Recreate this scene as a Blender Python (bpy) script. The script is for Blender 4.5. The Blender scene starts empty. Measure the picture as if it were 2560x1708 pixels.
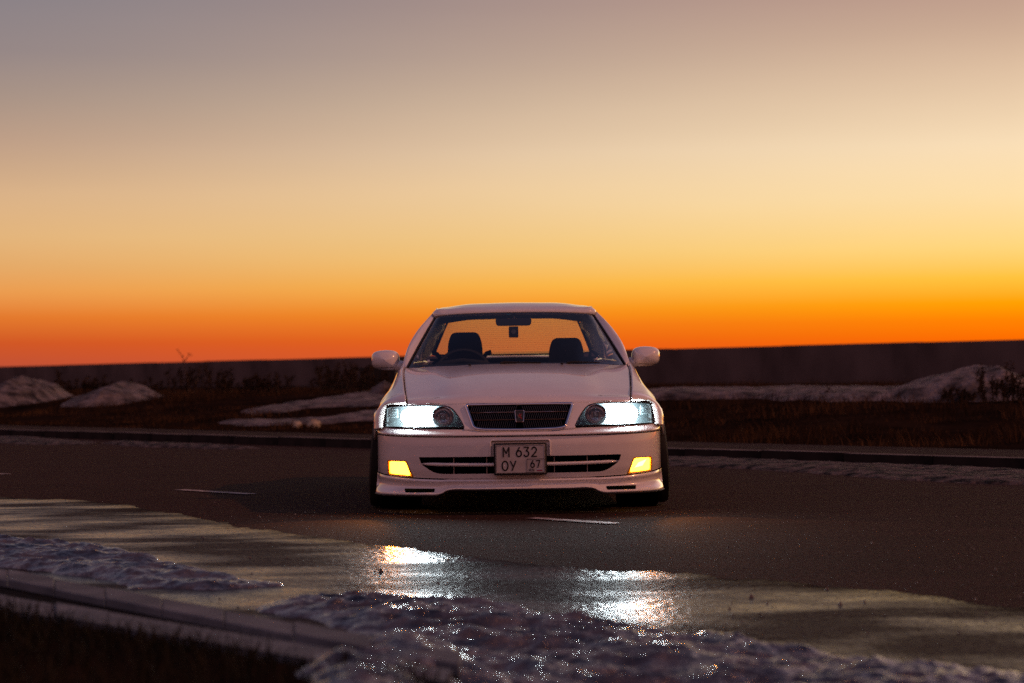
import bpy, bmesh, math, random
import numpy as np
from mathutils import Vector, Matrix, Euler
R = math.radians
random.seed(7); rng = np.random.default_rng(11)
S = bpy.context.scene
C = S.collection

# ------------------------------------------------------------------ camera
cam_d = bpy.data.cameras.new('camera'); cam = bpy.data.objects.new('camera', cam_d); C.objects.link(cam)
S.camera = cam
FPX = 5100.0
cam_d.sensor_width = 36.0; cam_d.lens = FPX / 2560 * 36.0
cam_d.clip_start = 0.1; cam_d.clip_end = 5000
CAM = Vector((0, -12.0, 0.8))
ROLL = math.atan(22 / 2560.0)
cam.location = CAM
RM = Matrix.Rotation(math.atan(93 / FPX) + math.pi / 2, 3, 'X') @ Matrix.Rotation(-ROLL, 3, 'Z')
cam.rotation_euler = RM.to_euler()
cam_d.dof.use_dof = True; cam_d.dof.focus_distance = 12.35; cam_d.dof.aperture_fstop = 2.8

def ray(px, py):
    return RM @ Vector(((px - 1280) / FPX, -(py - 854) / FPX, -1.0))
def G(px, py, z=0.0):                       # the point of the level z seen at a pixel of the photograph
    d = ray(px, py); t = (z - CAM.z) / d.z
    return CAM + d * t
def V(px, py, dist):
    d = ray(px, py); return CAM + d * (dist / d.y)

# ------------------------------------------------------------------ sky
SUN_AZ = R(30)                              # the glow lies to the right of the view axis
world = bpy.data.worlds.new('World'); S.world = world; world.use_nodes = True
nt = world.node_tree; nt.nodes.clear()
def N(t, tree=None, **kw):
    n = (tree or nt).nodes.new(t)
    for k, v in kw.items(): setattr(n, k, v)
    return n
def srgb(r, g, b):
    f = lambda c: ((c / 255) / 12.92 if c / 255 <= .04045 else ((c / 255 + .055) / 1.055) ** 2.4)
    return (f(r), f(g), f(b), 1)
def ramp(tree, stops):
    n = tree.nodes.new('ShaderNodeValToRGB'); cr_ = n.color_ramp; cr_.interpolation = 'LINEAR'
    while len(cr_.elements) > 1: cr_.elements.remove(cr_.elements[-1])
    for i, (p, c) in enumerate(stops):
        e = cr_.elements[0] if i == 0 else cr_.elements.new(p)
        e.position = p; e.color = c
    return n
L = nt.links.new
tc = N('ShaderNodeTexCoord'); sx = N('ShaderNodeSeparateXYZ'); L(tc.outputs['Generated'], sx.inputs[0])
def M(op, a, b=None, c=None, tree=None, clamp=False):
    n = N('ShaderNodeMath', tree, operation=op); n.use_clamp = clamp
    for i, v in enumerate((a, b, c)):
        if v is None: continue
        if isinstance(v, (int, float)): n.inputs[i].default_value = v
        else: (tree or nt).links.new(v, n.inputs[i])
    return n.outputs[0]
el = M('ARCSINE', sx.outputs[2]); elp = M('MAXIMUM', el, 0.0)
t = M('SQRT', M('DIVIDE', elp, math.pi / 2))
hx, hy = math.sin(SUN_AZ), math.cos(SUN_AZ)
hl = M('SQRT', M('ADD', M('MULTIPLY', sx.outputs[0], sx.outputs[0]), M('ADD', M('MULTIPLY', sx.outputs[1], sx.outputs[1]), 1e-6)))
cz = M('DIVIDE', M('ADD', M('MULTIPLY', sx.outputs[0], hx), M('MULTIPLY', sx.outputs[1], hy)), hl)
def st(deg, *c): return (math.sqrt(deg / 90), srgb(*c))
left = ramp(nt, [st(0, 186, 80, 60), st(.5, 190, 80, 54), st(1.1, 206, 84, 38), st(1.8, 224, 118, 46), st(2.5, 230, 152, 80), st(3.2, 222, 164, 102),
                 st(4, 220, 174, 120), st(5.2, 212, 172, 132), st(6.6, 186, 154, 132), st(7.8, 164, 143, 132), st(9, 144, 131, 132), st(10.8, 129, 124, 132),
                 st(20, 98, 98, 124), st(45, 56, 62, 94), st(90, 34, 40, 66)])
right = ramp(nt, [st(0, 232, 84, 0), st(.9, 248, 100, 0), st(1.5, 252, 128, 0), st(2.0, 255, 160, 0), st(2.65, 255, 192, 60), st(3.5, 254, 212, 124),
                  st(4.9, 250, 220, 166), st(6.3, 246, 220, 182), st(8.2, 222, 192, 162), st(9.3, 204, 172, 148), st(10.5, 186, 152, 136),
                  st(20, 146, 124, 128), st(45, 72, 72, 100), st(90, 34, 40, 66)])
back = ramp(nt, [st(0, 92, 46, 38), st(4, 136, 76, 62), st(10, 168, 102, 90), st(18, 196, 138, 136), st(32, 168, 138, 158), st(50, 78, 78, 114), st(90, 34, 40, 66)])
for rr in (left, right, back): L(t, rr.inputs[0])
mrW = N('ShaderNodeMapRange', interpolation_type='SMOOTHSTEP'); L(M('ARCCOSINE', M('MINIMUM', cz, .99999)), mrW.inputs[0])
mrW.inputs[1].default_value = R(49); mrW.inputs[2].default_value = R(13)
mrB = N('ShaderNodeMapRange', interpolation_type='SMOOTHSTEP'); L(cz, mrB.inputs[0])
mrB.inputs[1].default_value = -.35; mrB.inputs[2].default_value = .78
m1 = N('ShaderNodeMix', data_type='RGBA'); L(mrB.outputs[0], m1.inputs[0]); L(back.outputs[0], m1.inputs[6]); L(left.outputs[0], m1.inputs[7])
m2 = N('ShaderNodeMix', data_type='RGBA'); L(mrW.outputs[0], m2.inputs[0]); L(m1.outputs[2], m2.inputs[6]); L(right.outputs[0], m2.inputs[7])
sky = N('ShaderNodeTexSky', sky_type='NISHITA'); sky.sun_disc = False
sky.sun_elevation = R(0.5); sky.sun_rotation = SUN_AZ
mrG = N('ShaderNodeMapRange', interpolation_type='SMOOTHSTEP'); L(cz, mrG.inputs[0])       # unseen sky right of the frame: afterglow boosted to light the right wing
mrG.inputs[1].default_value = .96; mrG.inputs[2].default_value = 1.0; mrG.inputs[3].default_value = 1.0; mrG.inputs[4].default_value = 2.8
# very faint, flat streaks of high thin cloud
cmap = N('ShaderNodeMapping'); L(tc.outputs['Generated'], cmap.inputs[0]); cmap.inputs['Rotation'].default_value = (0, R(-9), 0); cmap.inputs['Scale'].default_value = (1.2, 1.2, 9)
cno = N('ShaderNodeTexNoise'); L(cmap.outputs[0], cno.inputs[0]); cno.inputs['Scale'].default_value = 1.6; cno.inputs['Detail'].default_value = 4
cmr = N('ShaderNodeMapRange'); L(cno.outputs[0], cmr.inputs[0]); cmr.inputs[1].default_value = .3; cmr.inputs[2].default_value = .7; cmr.inputs[3].default_value = .985; cmr.inputs[4].default_value = 1.05
bg1 = N('ShaderNodeBackground'); L(m2.outputs[2], bg1.inputs[0]); L(M('MULTIPLY', mrG.outputs[0], cmr.outputs[0]), bg1.inputs[1])
bg2 = N('ShaderNodeBackground'); L(sky.outputs[0], bg2.inputs[0]); bg2.inputs[1].default_value = 0.006
add = N('ShaderNodeAddShader'); L(bg1.outputs[0], add.inputs[0]); L(bg2.outputs[0], add.inputs[1])
wo = N('ShaderNodeOutputWorld'); L(add.outputs[0], wo.inputs[0])
try: world.cycles.sampling_method = 'AUTOMATIC'
except Exception: pass

# ------------------------------------------------------------------ the warm low light from the right
sd = bpy.data.lights.new('sun', 'SUN'); sd.energy = 1.2; sd.angle = R(1.2); sd.color = (1.0, .36, .15)
so = bpy.data.objects.new('sun', sd); C.objects.link(so)
ldir = Vector((-math.cos(R(38)), 0.14, -math.sin(R(38)))).normalized()
so.rotation_euler = ldir.to_track_quat('-Z', 'Y').to_euler()

S.view_settings.view_transform = 'Standard'; S.view_settings.look = 'None'
S.view_settings.exposure = 0.0; S.view_settings.gamma = 1.0
S.view_settings.use_curve_mapping = False
S.render.engine = 'CYCLES'
S.cycles.use_denoising = False
S.cycles.max_bounces = 8; S.cycles.transparent_max_bounces = 16
S.cycles.sample_clamp_indirect = 3.0; S.cycles.sample_clamp_direct = 50.0

# ------------------------------------------------------------------ helpers
def mat(name, color, rough=.5, metal=0, spec=.5, coat=0, coat_rough=.05, emit=None, es=0):
    m = bpy.data.materials.new(name); m.use_nodes = True
    b = m.node_tree.nodes['Principled BSDF']
    b.inputs['Base Color'].default_value = (*color[:3], 1)
    b.inputs['Roughness'].default_value = rough; b.inputs['Metallic'].default_value = metal
    b.inputs['Specular IOR Level'].default_value = spec
    b.inputs['Coat Weight'].default_value = coat; b.inputs['Coat Roughness'].default_value = coat_rough
    if emit:
        b.inputs['Emission Color'].default_value = (*emit, 1); b.inputs['Emission Strength'].default_value = es
    return m
def noisy(m, c1, c2, scale, detail=6, bump=0, bscale=None, dist=.01, stretch=None, r=None, lo=.35, hi=.65):
    """two-colour noise on the base colour, a finer noise as relief, optionally a roughness range"""
    tr = m.node_tree; b = tr.nodes['Principled BSDF']
    co = tr.nodes.new('ShaderNodeTexCoord'); src = co.outputs['Object']
    if stretch:
        mp = tr.nodes.new('ShaderNodeMapping'); tr.links.new(src, mp.inputs[0])
        mp.inputs['Rotation'].default_value = stretch[1]; mp.inputs['Scale'].default_value = stretch[0]; src2 = mp.outputs[0]
    else: src2 = src
    n = tr.nodes.new('ShaderNodeTexNoise'); tr.links.new(src2, n.inputs[0]); n.inputs['Scale'].default_value = scale; n.inputs['Detail'].default_value = detail
    rp = ramp(tr, [(lo, (*c1[:3], 1)), (hi, (*c2[:3], 1))]); tr.links.new(n.outputs[0], rp.inputs[0])
    tr.links.new(rp.outputs[0], b.inputs['Base Color'])
    if r:
        mr = tr.nodes.new('ShaderNodeMapRange'); tr.links.new(n.outputs[0], mr.inputs[0])
        mr.inputs[1].default_value = lo; mr.inputs[2].default_value = hi; mr.inputs[3].default_value = r[0]; mr.inputs[4].default_value = r[1]
        tr.links.new(mr.outputs[0], b.inputs['Roughness'])
    if bump:
        n2 = tr.nodes.new('ShaderNodeTexNoise'); tr.links.new(src, n2.inputs[0]); n2.inputs['Scale'].default_value = bscale or scale * 8; n2.inputs['Detail'].default_value = 4
        bp = tr.nodes.new('ShaderNodeBump'); tr.links.new(n2.outputs[0], bp.inputs['Height']); bp.inputs['Strength'].default_value = bump; bp.inputs['Distance'].default_value = dist
        tr.links.new(bp.outputs[0], b.inputs['Normal'])
    return m
def tag(o, label=None, cat=None, group=None, kind=None):
    for k, v in (('label', label), ('category', cat), ('group', group), ('kind', kind)):
        if v: o[k] = v
    return o
def empty(name, loc=(0, 0, 0), parent=None):
    o = bpy.data.objects.new(name, None); C.objects.link(o); o.location = loc; o.empty_display_size = .2
    if parent: o.parent = parent
    return o
def mk(name, vs, fs, m, parent=None, smooth=True, angle=38):
    me = bpy.data.meshes.new(name)
    if isinstance(vs, np.ndarray): vs = vs.tolist()
    if isinstance(fs, np.ndarray): fs = fs.tolist()
    me.from_pydata(vs, [], fs); me.update()
    for mm in (m if isinstance(m, (list, tuple)) else [m]): me.materials.append(mm)
    if smooth:
        me.shade_smooth()
        if angle: me.set_sharp_from_angle(angle=R(angle))
    o = bpy.data.objects.new(name, me); C.objects.link(o)
    if parent: o.parent = parent
    return o
def solid(o, th, off=-1):
    md = o.modifiers.new('thickness', 'SOLIDIFY'); md.thickness = th; md.offset = off; return o
def bev(o, w, seg=2):
    md = o.modifiers.new('bevel', 'BEVEL'); md.width = w; md.segments = seg; md.limit_method = 'ANGLE'; return o
def bake(o):                                 # make the modifiers real
    dg = bpy.context.evaluated_depsgraph_get(); dg.update()
    me = bpy.data.meshes.new_from_object(o.evaluated_get(dg)); old = o.data
    o.modifiers.clear(); o.data = me; return o
def crv(pts, n):                             # Catmull-Rom through pts, n points by chord length
    P = np.array(pts, float)
    if len(P) == 2: return P[0] + (P[1] - P[0]) * np.linspace(0, 1, n)[:, None]
    d = np.linalg.norm(np.diff(P, axis=0), axis=1) + 1e-9; T = np.concatenate([[0], np.cumsum(d)])
    tan = np.zeros_like(P)
    tan[1:-1] = ((P[1:-1] - P[:-2]) / d[:-1, None] * d[1:, None] + (P[2:] - P[1:-1]) / d[1:, None] * d[:-1, None]) / (d[:-1] + d[1:])[:, None]
    tan[0] = (P[1] - P[0]) / d[0] * 1.5 - tan[1] * .5; tan[-1] = (P[-1] - P[-2]) / d[-1] * 1.5 - tan[-2] * .5
    out = []
    for s in np.linspace(0, T[-1], n):
        i = min(max(np.searchsorted(T, s) - 1, 0), len(d) - 1); u = (s - T[i]) / d[i]
        h = d[i]; u2, u3 = u * u, u * u * u
        out.append((2*u3 - 3*u2 + 1) * P[i] + (u3 - 2*u2 + u) * h * tan[i] + (-2*u3 + 3*u2) * P[i+1] + (u3 - u2) * h * tan[i+1])
    return np.array(out)
def grid_faces(nu, nv, flip=False):
    i, j = np.meshgrid(np.arange(nv - 1), np.arange(nu - 1), indexing='ij')
    a = i * nu + j; q = np.stack([a, a + 1, a + nu + 1, a + nu], -1).reshape(-1, 4)
    return q[:, ::-1] if flip else q
def surf(rows, nu, nv, straight_v=False):
    A = np.array([crv(r, nu) for r in rows])
    if straight_v: return A
    return np.stack([crv(A[:, k], nv) for k in range(nu)], 1)
def patch(name, rows, nu, nv, m, parent, flip=False, sym=False, th=0, **kw):
    """rows of control points -> smooth sheet; sym: rows start at x=0 and are mirrored"""
    A = surf(rows, nu, nv)
    if sym:
        B = A[:, ::-1].copy(); B[..., 0] *= -1; A = np.concatenate([B[:, :-1], A], 1)
    nv_, nu_ = A.shape[:2]
    o = mk(name, A.reshape(-1, 3), grid_faces(nu_, nv_, flip), m, parent, **kw)
    if th: solid(o, th)
    return o
def mir(rows, sx): return [[(p[0] * sx, p[1], p[2]) for p in r] for r in rows]
def side_patch(name, rows, nu, nv, m, parent, sx, th=0, flip=False, **kw):
    return patch(name, mir(rows, sx), nu, nv, m, parent, flip=(sx < 0) != flip, th=th, **kw)
def box(name, x0, x1, y0, y1, z0, z1, m, parent=None, b=0, seg=2):
    vs = [(x, y, z) for z in (z0, z1) for y in (y0, y1) for x in (x0, x1)]
    fs = [(0, 2, 3, 1), (4, 5, 7, 6), (0, 1, 5, 4), (2, 6, 7, 3), (0, 4, 6, 2), (1, 3, 7, 5)]
    o = mk(name, vs, fs, m, parent, smooth=bool(b), angle=50)
    if b: bev(o, b, seg)
    return o
def prism_xz(name, pts, y0, y1, m, parent=None, b=0, smooth=False):   # outline in x,z pushed along y
    n = len(pts)
    f = (lambda p, y: (p[0], y(p[0], p[1]) if callable(y) else y, p[1]))
    vs = [f(p, y0) for p in pts] + [f(p, y1) for p in pts]
    fs = [tuple(range(n)), tuple(range(2*n - 1, n - 1, -1))] + [(i, i + n, (i + 1) % n + n, (i + 1) % n) for i in range(n)]
    o = mk(name, vs, fs, m, parent, smooth=smooth); bm = bmesh.new(); bm.from_mesh(o.data); bmesh.ops.recalc_face_normals(bm, faces=bm.faces); bm.to_mesh(o.data); bm.free()
    if b: bev(o, b)
    return o
def tube(name, pts, r, m, parent=None, n=8, closed=False, sec=None):
    P = [Vector(p) for p in pts]; k = len(P); vs = []; fs = []
    for i, p in enumerate(P):
        a = P[(i - 1) % k] if (closed or i > 0) else P[i]; b = P[(i + 1) % k] if (closed or i < k - 1) else P[i]
        d = (b - a).normalized(); up = Vector((0, -1, 0)) if abs(d.y) < .9 else Vector((0, 0, 1))
        s = d.cross(up).normalized(); u = s.cross(d)
        rr = r[i] if isinstance(r, (list, tuple)) else r
        for q in range(n):
            an = 2 * math.pi * q / n; e = sec or (1, 1)
            vs.append(p + s * math.cos(an) * rr * e[0] + u * math.sin(an) * rr * e[1])
    for i in range(k if closed else k - 1):
        for q in range(n):
            a = i * n + q; b = i * n + (q + 1) % n; c = ((i + 1) % k) * n + (q + 1) % n; d = ((i + 1) % k) * n + q
            fs.append((a, d, c, b))
    if not closed: fs += [tuple(range(n)), tuple(range((k - 1) * n + n - 1, (k - 1) * n - 1, -1))]
    return mk(name, [tuple(v) for v in vs], fs, m, parent, angle=50)
def lathe(name, prof, m, parent=None, seg=40, axis='x', loc=(0, 0, 0), cap=False):
    """profile of (along, radius)"""
    vs = []; fs = []; n = len(prof)
    for s in range(seg):
        a = 2 * math.pi * s / seg
        for (u, r) in prof:
            c, q = r * math.cos(a), r * math.sin(a)
            vs.append((loc[0] + u, loc[1] + c, loc[2] + q) if axis == 'x' else (loc[0] + c, loc[1] + u, loc[2] + q))
    for s in range(seg):
        for i in range(n - 1):
            a = s * n + i; b = ((s + 1) % seg) * n + i
            fs.append((a, a + 1, b + 1, b))
    return mk(name, vs, fs, m, parent, angle=35)
def cut(o, cutter):
    md = o.modifiers.new('cut', 'BOOLEAN'); md.operation = 'DIFFERENCE'; md.solver = 'EXACT'; md.object = cutter
    bake(o); o.data.shade_smooth(); o.data.set_sharp_from_angle(angle=R(32))
    me = cutter.data; bpy.data.objects.remove(cutter); return o
def rounded(pts, r, n=5):                    # round the corners of a 2-d polygon
    out = []; k = len(pts)
    for i in range(k):
        a, p, b = (np.array(pts[j % k], float) for j in (i - 1, i, i + 1))
        u = (a - p); v = (b - p); ru = min(r if not isinstance(r, (list, tuple)) else r[i], .45*np.linalg.norm(u), .45*np.linalg.norm(v))
        A = p + u / np.linalg.norm(u) * ru; B = p + v / np.linalg.norm(v) * ru
        for q in np.linspace(0, 1, n): out.append(tuple((1-q)**2 * A + 2*q*(1-q) * p + q*q * B))
    return out
# value noise
def vnoise(x, y, seed=0):
    xi = np.floor(x).astype(np.int64); yi = np.floor(y).astype(np.int64); fx = x - xi; fy = y - yi
    fx = fx*fx*(3-2*fx); fy = fy*fy*(3-2*fy)
    def h(a, b):
        v = (a * 374761393 + b * 668265263 + seed * 1442695041) & 0xffffffff
        v = ((v ^ (v >> 13)) * 1274126177) & 0xffffffff
        return ((v ^ (v >> 16)) & 0xffff) / 65535.0
    return (h(xi, yi)*(1-fx) + h(xi+1, yi)*fx)*(1-fy) + (h(xi, yi+1)*(1-fx) + h(xi+1, yi+1)*fx)*fy
def fbm(x, y, o=4, seed=0, ridged=False):
    s = 0; a = .5; tot = 0
    for k in range(o):
        v = vnoise(x, y, seed + k)
        if ridged: v = 1 - abs(2*v - 1)
        s = s + a*v; tot += a; a *= .5; x = x*2.03 + 17.1; y = y*2.03 + 5.7
    return s / tot
def fast_mesh(name, vs, fs, m, parent=None, smooth=True):
    me = bpy.data.meshes.new(name); vs = np.asarray(vs, np.float32); fs = np.asarray(fs, np.int32); k = fs.shape[1]
    me.vertices.add(len(vs)); me.vertices.foreach_set('co', vs.ravel())
    me.loops.add(fs.size); me.loops.foreach_set('vertex_index', fs.ravel())
    me.polygons.add(len(fs)); me.polygons.foreach_set('loop_start', np.arange(0, fs.size, k, dtype=np.int32))
    me.polygons.foreach_set('loop_total', np.full(len(fs), k, np.int32))
    me.update(calc_edges=True); me.validate()
    if smooth: me.shade_smooth()
    me.materials.append(m)
    o = bpy.data.objects.new(name, me); C.objects.link(o)
    if parent: o.parent = parent
    return o

# ------------------------------------------------------------------ materials
ROAD_ROT = (0, 0, R(49))
asphalt = noisy(mat('asphalt', (.05, .05, .05), .95, spec=.04), (.023, .0130, .0105), (.041, .0235, .0195), 2.2, 8, bump=.6, bscale=180, dist=.004, stretch=((.5, 1.5, 1), ROAD_ROT), lo=.2, hi=.8)
def grain(m, scale, amt, dark=.5):
    """multiply the base colour with the speckle of the stones in the surface"""
    tr = m.node_tree; b = tr.nodes['Principled BSDF']; src = b.inputs['Base Color'].links[0].from_socket
    co = tr.nodes.new('ShaderNodeTexCoord'); v = tr.nodes.new('ShaderNodeTexNoise'); v.inputs['Scale'].default_value = scale; v.inputs['Detail'].default_value = 3
    tr.links.new(co.outputs['Object'], v.inputs[0]); rp = ramp(tr, [(.35, (dark, dark, dark, 1)), (.65, (1+amt, 1+amt, 1+amt, 1))]); tr.links.new(v.outputs[0], rp.inputs[0])
    mx = tr.nodes.new('ShaderNodeMix'); mx.data_type = 'RGBA'; mx.blend_type = 'MULTIPLY'; mx.inputs[0].default_value = 1; mx.clamp_result = False
    tr.links.new(src, mx.inputs[6]); tr.links.new(rp.outputs[0], mx.inputs[7]); tr.links.new(mx.outputs[2], b.inputs['Base Color'])
grain(asphalt, 45, .6, .35)
wet = mat('wet_asphalt', (.022, .021, .023), .2, spec=.22)
def wetten(m):
    tr = m.node_tree; b = tr.nodes['Principled BSDF']; co = tr.nodes.new('ShaderNodeTexCoord')
    mp = tr.nodes.new('ShaderNodeMapping'); mp.inputs['Rotation'].default_value = (0, 0, R(25)); mp.inputs['Scale'].default_value = (.6, 1.15, 1)
    tr.links.new(co.outputs['Object'], mp.inputs[0])
    n = tr.nodes.new('ShaderNodeTexNoise'); n.inputs['Scale'].default_value = 1.5; n.inputs['Detail'].default_value = 7; tr.links.new(mp.outputs[0], n.inputs[0])
    mr = tr.nodes.new('ShaderNodeMapRange'); tr.links.new(n.outputs[0], mr.inputs[0])
    mr.inputs[1].default_value = .40; mr.inputs[2].default_value = .60; mr.inputs[3].default_value = .22; mr.inputs[4].default_value = .50
    tr.links.new(mr.outputs[0], b.inputs['Roughness'])
    ms = tr.nodes.new('ShaderNodeMapRange'); tr.links.new(n.outputs[0], ms.inputs[0])
    ms.inputs[1].default_value = .36; ms.inputs[2].default_value = .56; ms.inputs[3].default_value = .27; ms.inputs[4].default_value = .02
    nf = tr.nodes.new('ShaderNodeTexNoise'); nf.inputs['Scale'].default_value = 40; nf.inputs['Detail'].default_value = 2; tr.links.new(co.outputs['Object'], nf.inputs[0])
    mf = tr.nodes.new('ShaderNodeMapRange'); tr.links.new(nf.outputs[0], mf.inputs[0]); mf.inputs[1].default_value = .38; mf.inputs[2].default_value = .62; mf.inputs[3].default_value = .25; mf.inputs[4].default_value = 1.3
    av = tr.nodes.new('ShaderNodeAttribute'); av.attribute_name = 'wetness'
    tr.links.new(M('MULTIPLY', M('MULTIPLY', ms.outputs[0], mf.outputs[0], tree=tr), av.outputs['Fac'], tree=tr), b.inputs['Specular IOR Level'])
    rp = ramp(tr, [(.4, (.010, .008, .009, 1)), (.62, (.022, .016, .016, 1))]); tr.links.new(n.outputs[0], rp.inputs[0]); tr.links.new(rp.outputs[0], b.inputs['Base Color'])
    v = tr.nodes.new('ShaderNodeTexVoronoi'); v.inputs['Scale'].default_value = 30; tr.links.new(co.outputs['Object'], v.inputs[0])
    n3 = tr.nodes.new('ShaderNodeTexNoise'); n3.inputs['Scale'].default_value = 14; n3.inputs['Detail'].default_value = 5; tr.links.new(co.outputs['Object'], n3.inputs[0])
    b1 = tr.nodes.new('ShaderNodeBump'); b1.inputs['Strength'].default_value = 1; b1.inputs['Distance'].default_value = .004; tr.links.new(v.outputs[0], b1.inputs['Height'])
    b2 = tr.nodes.new('ShaderNodeBump'); b2.inputs['Strength'].default_value = .35; b2.inputs['Distance'].default_value = .012; tr.links.new(n3.outputs[0], b2.inputs['Height'])
    tr.links.new(b1.outputs[0], b2.inputs['Normal']); tr.links.new(b2.outputs[0], b.inputs['Normal'])
    return m
wetten(wet)
snow = noisy(mat('dirty_snow', (.4, .4, .44), .7, spec=.08), (.020, .014, .013), (.18, .157, .158), 3.2, 10, bump=1.0, bscale=9, dist=.09)
strip_snow = noisy(mat('packed_snow', (.3, .3, .3), .7, spec=.06), (.010, .007, .006), (.105, .085, .082), 7, 10, bump=1.0, bscale=25, dist=.05, lo=.40, hi=.60)
ice = noisy(mat('wet_ice', (.3, .3, .34), .2, spec=.7, coat=.5, coat_rough=.18), (.008, .007, .007), (.092, .080, .080), 9, 12, bump=1.0, bscale=60, dist=.012, r=(.11, .34))
concrete = noisy(mat('concrete_kerb', (.25, .24, .23), .9, spec=.05), (.085, .075, .075), (.17, .15, .148), 5, 7, bump=.5, bscale=60, dist=.004)
wallm = noisy(mat('concrete_wall', (.16, .14, .14), .95, spec=.04), (.070, .056, .054), (.120, .096, .092), .7, 9, bump=.4, bscale=6, dist=.01, stretch=((1, 1, .7), (0, 0, 0)))
pave = noisy(mat('pavement_asphalt', (.06, .055, .05), .95, spec=.03), (.024, .017, .015), (.040, .028, .025), 3, 7, bump=.6, bscale=120, dist=.004)
soil = noisy(mat('soil', (.02, .016, .012), 1, spec=0), (.007, .005, .004), (.022, .013, .009), 1.2, 7, bump=.8, bscale=9, dist=.05)
grassm = noisy(mat('dry_grass', (.06, .045, .025), .9, spec=.02), (.016, .009, .005), (.085, .045, .021), .9, 5)
neargrass = noisy(mat('near_grass', (.03, .028, .014), .8, spec=.1), (.006, .006, .003), (.018, .014, .007), 5, 3)
weedm = mat('weed_stem', (.05, .03, .018), .85, spec=.1)
paintw = noisy(mat('road_paint', (.4, .36, .34), .7, spec=.3), (.10, .085, .08), (.42, .36, .34), 16, 6)
bodyp = mat('white_paint', (.76, .74, .75), .28, spec=.5, coat=1.0, coat_rough=.03)
def flake(m):
    tr = m.node_tree; b = tr.nodes['Principled BSDF']; co = tr.nodes.new('ShaderNodeTexCoord')
    n = tr.nodes.new('ShaderNodeTexNoise'); n.inputs['Scale'].default_value = 9; n.inputs['Detail'].default_value = 8; tr.links.new(co.outputs['Object'], n.inputs[0])
    rp = ramp(tr, [(.3, (.71, .68, .655, 1)), (.7, (.76, .73, .705, 1))]); tr.links.new(n.outputs[0], rp.inputs[0]); tr.links.new(rp.outputs[0], b.inputs['Base Color'])
    mr = tr.nodes.new('ShaderNodeMapRange'); tr.links.new(n.outputs[0], mr.inputs[0]); mr.inputs[3].default_value = .03; mr.inputs[4].default_value = .06
    tr.links.new(mr.outputs[0], b.inputs['Coat Roughness'])
flake(bodyp)
black = mat('black_plastic', (.012, .012, .013), .55, spec=.3)
void = mat('matte_black', (.004, .004, .004), 1, spec=0)
rubber = noisy(mat('rubber', (.018, .018, .018), .75, spec=.25), (.007, .007, .007), (.018, .016, .015), 6, 6, bump=.3, bscale=90, dist=.003)
chrome = mat('chrome', (.62, .62, .66), .12, metal=1)
silver = mat('silver', (.45, .45, .47), .3, metal=1)
housing = mat('lamp_housing', (.10, .12, .125), .35, metal=.6)
interior = mat('interior', (.020, .022, .026), .8, spec=.2)
seatm = noisy(mat('seat_cloth', (.03, .03, .035), .9, spec=.1), (.018, .019, .023), (.034, .034, .04), 12, 4)
platem = noisy(mat('plate_white', (.62, .58, .56), .4), (.40, .37, .35), (.50, .47, .45), 14, 6)
ink = mat('plate_ink', (.01, .01, .01), .5)
def glass(name, tint, haze=0.0, hazecol=(.8, .8, .8), refl=1.0, rough=.0):
    m = bpy.data.materials.new(name); m.use_nodes = True; tr = m.node_tree; tr.nodes.clear()
    o = tr.nodes.new('ShaderNodeOutputMaterial'); tp = tr.nodes.new('ShaderNodeBsdfTransparent'); tp.inputs[0].default_value = (*tint, 1)
    g = tr.nodes.new('ShaderNodeBsdfGlossy'); g.inputs['Roughness'].default_value = rough; g.inputs[0].default_value = (refl, refl, refl, 1)
    lw = tr.nodes.new('ShaderNodeLayerWeight'); lw.inputs[0].default_value = .5
    p5 = M('POWER', lw.outputs['Facing'], 5.0, tree=tr); fr = M('MULTIPLY_ADD', p5, .95, .045, tree=tr)
    mx = tr.nodes.new('ShaderNodeMixShader'); tr.links.new(fr, mx.inputs[0]); last = tp.outputs[0]
    if haze:
        tl = tr.nodes.new('ShaderNodeBsdfTranslucent'); tl.inputs[0].default_value = (*hazecol, 1)
        m3 = tr.nodes.new('ShaderNodeMixShader'); m3.inputs[0].default_value = haze
        tr.links.new(last, m3.inputs[1]); tr.links.new(tl.outputs[0], m3.inputs[2]); last = m3.outputs[0]
    tr.links.new(last, mx.inputs[1]); tr.links.new(g.outputs[0], mx.inputs[2]); tr.links.new(mx.outputs[0], o.inputs[0])
    return m
windglass = glass('windscreen_glass', (.94, .97, .95))
rearglass = glass('rear_glass', (.96, 1.0, .70), haze=.46, hazecol=(1.0, .88, .26), refl=.4)
darkglass = glass('side_glass', (.03, .035, .04))
lensglass = glass('lamp_lens', (.93, .95, .95), haze=.022, hazecol=(.66, .92, .97))
def emitter(name, col, s):
    m = bpy.data.materials.new(name); m.use_nodes = True; tr = m.node_tree; tr.nodes.clear()
    o = tr.nodes.new('ShaderNodeOutputMaterial'); e = tr.nodes.new('ShaderNodeEmission'); e.inputs[0].default_value = (*col, 1); e.inputs[1].default_value = s
    tr.links.new(e.outputs[0], o.inputs[0]); return m
beam = emitter('lit_headlamp', (.84, .95, 1.0), 250)
fogm = emitter('lit_fog_lamp', (1.0, .58, .12), 22)

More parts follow.
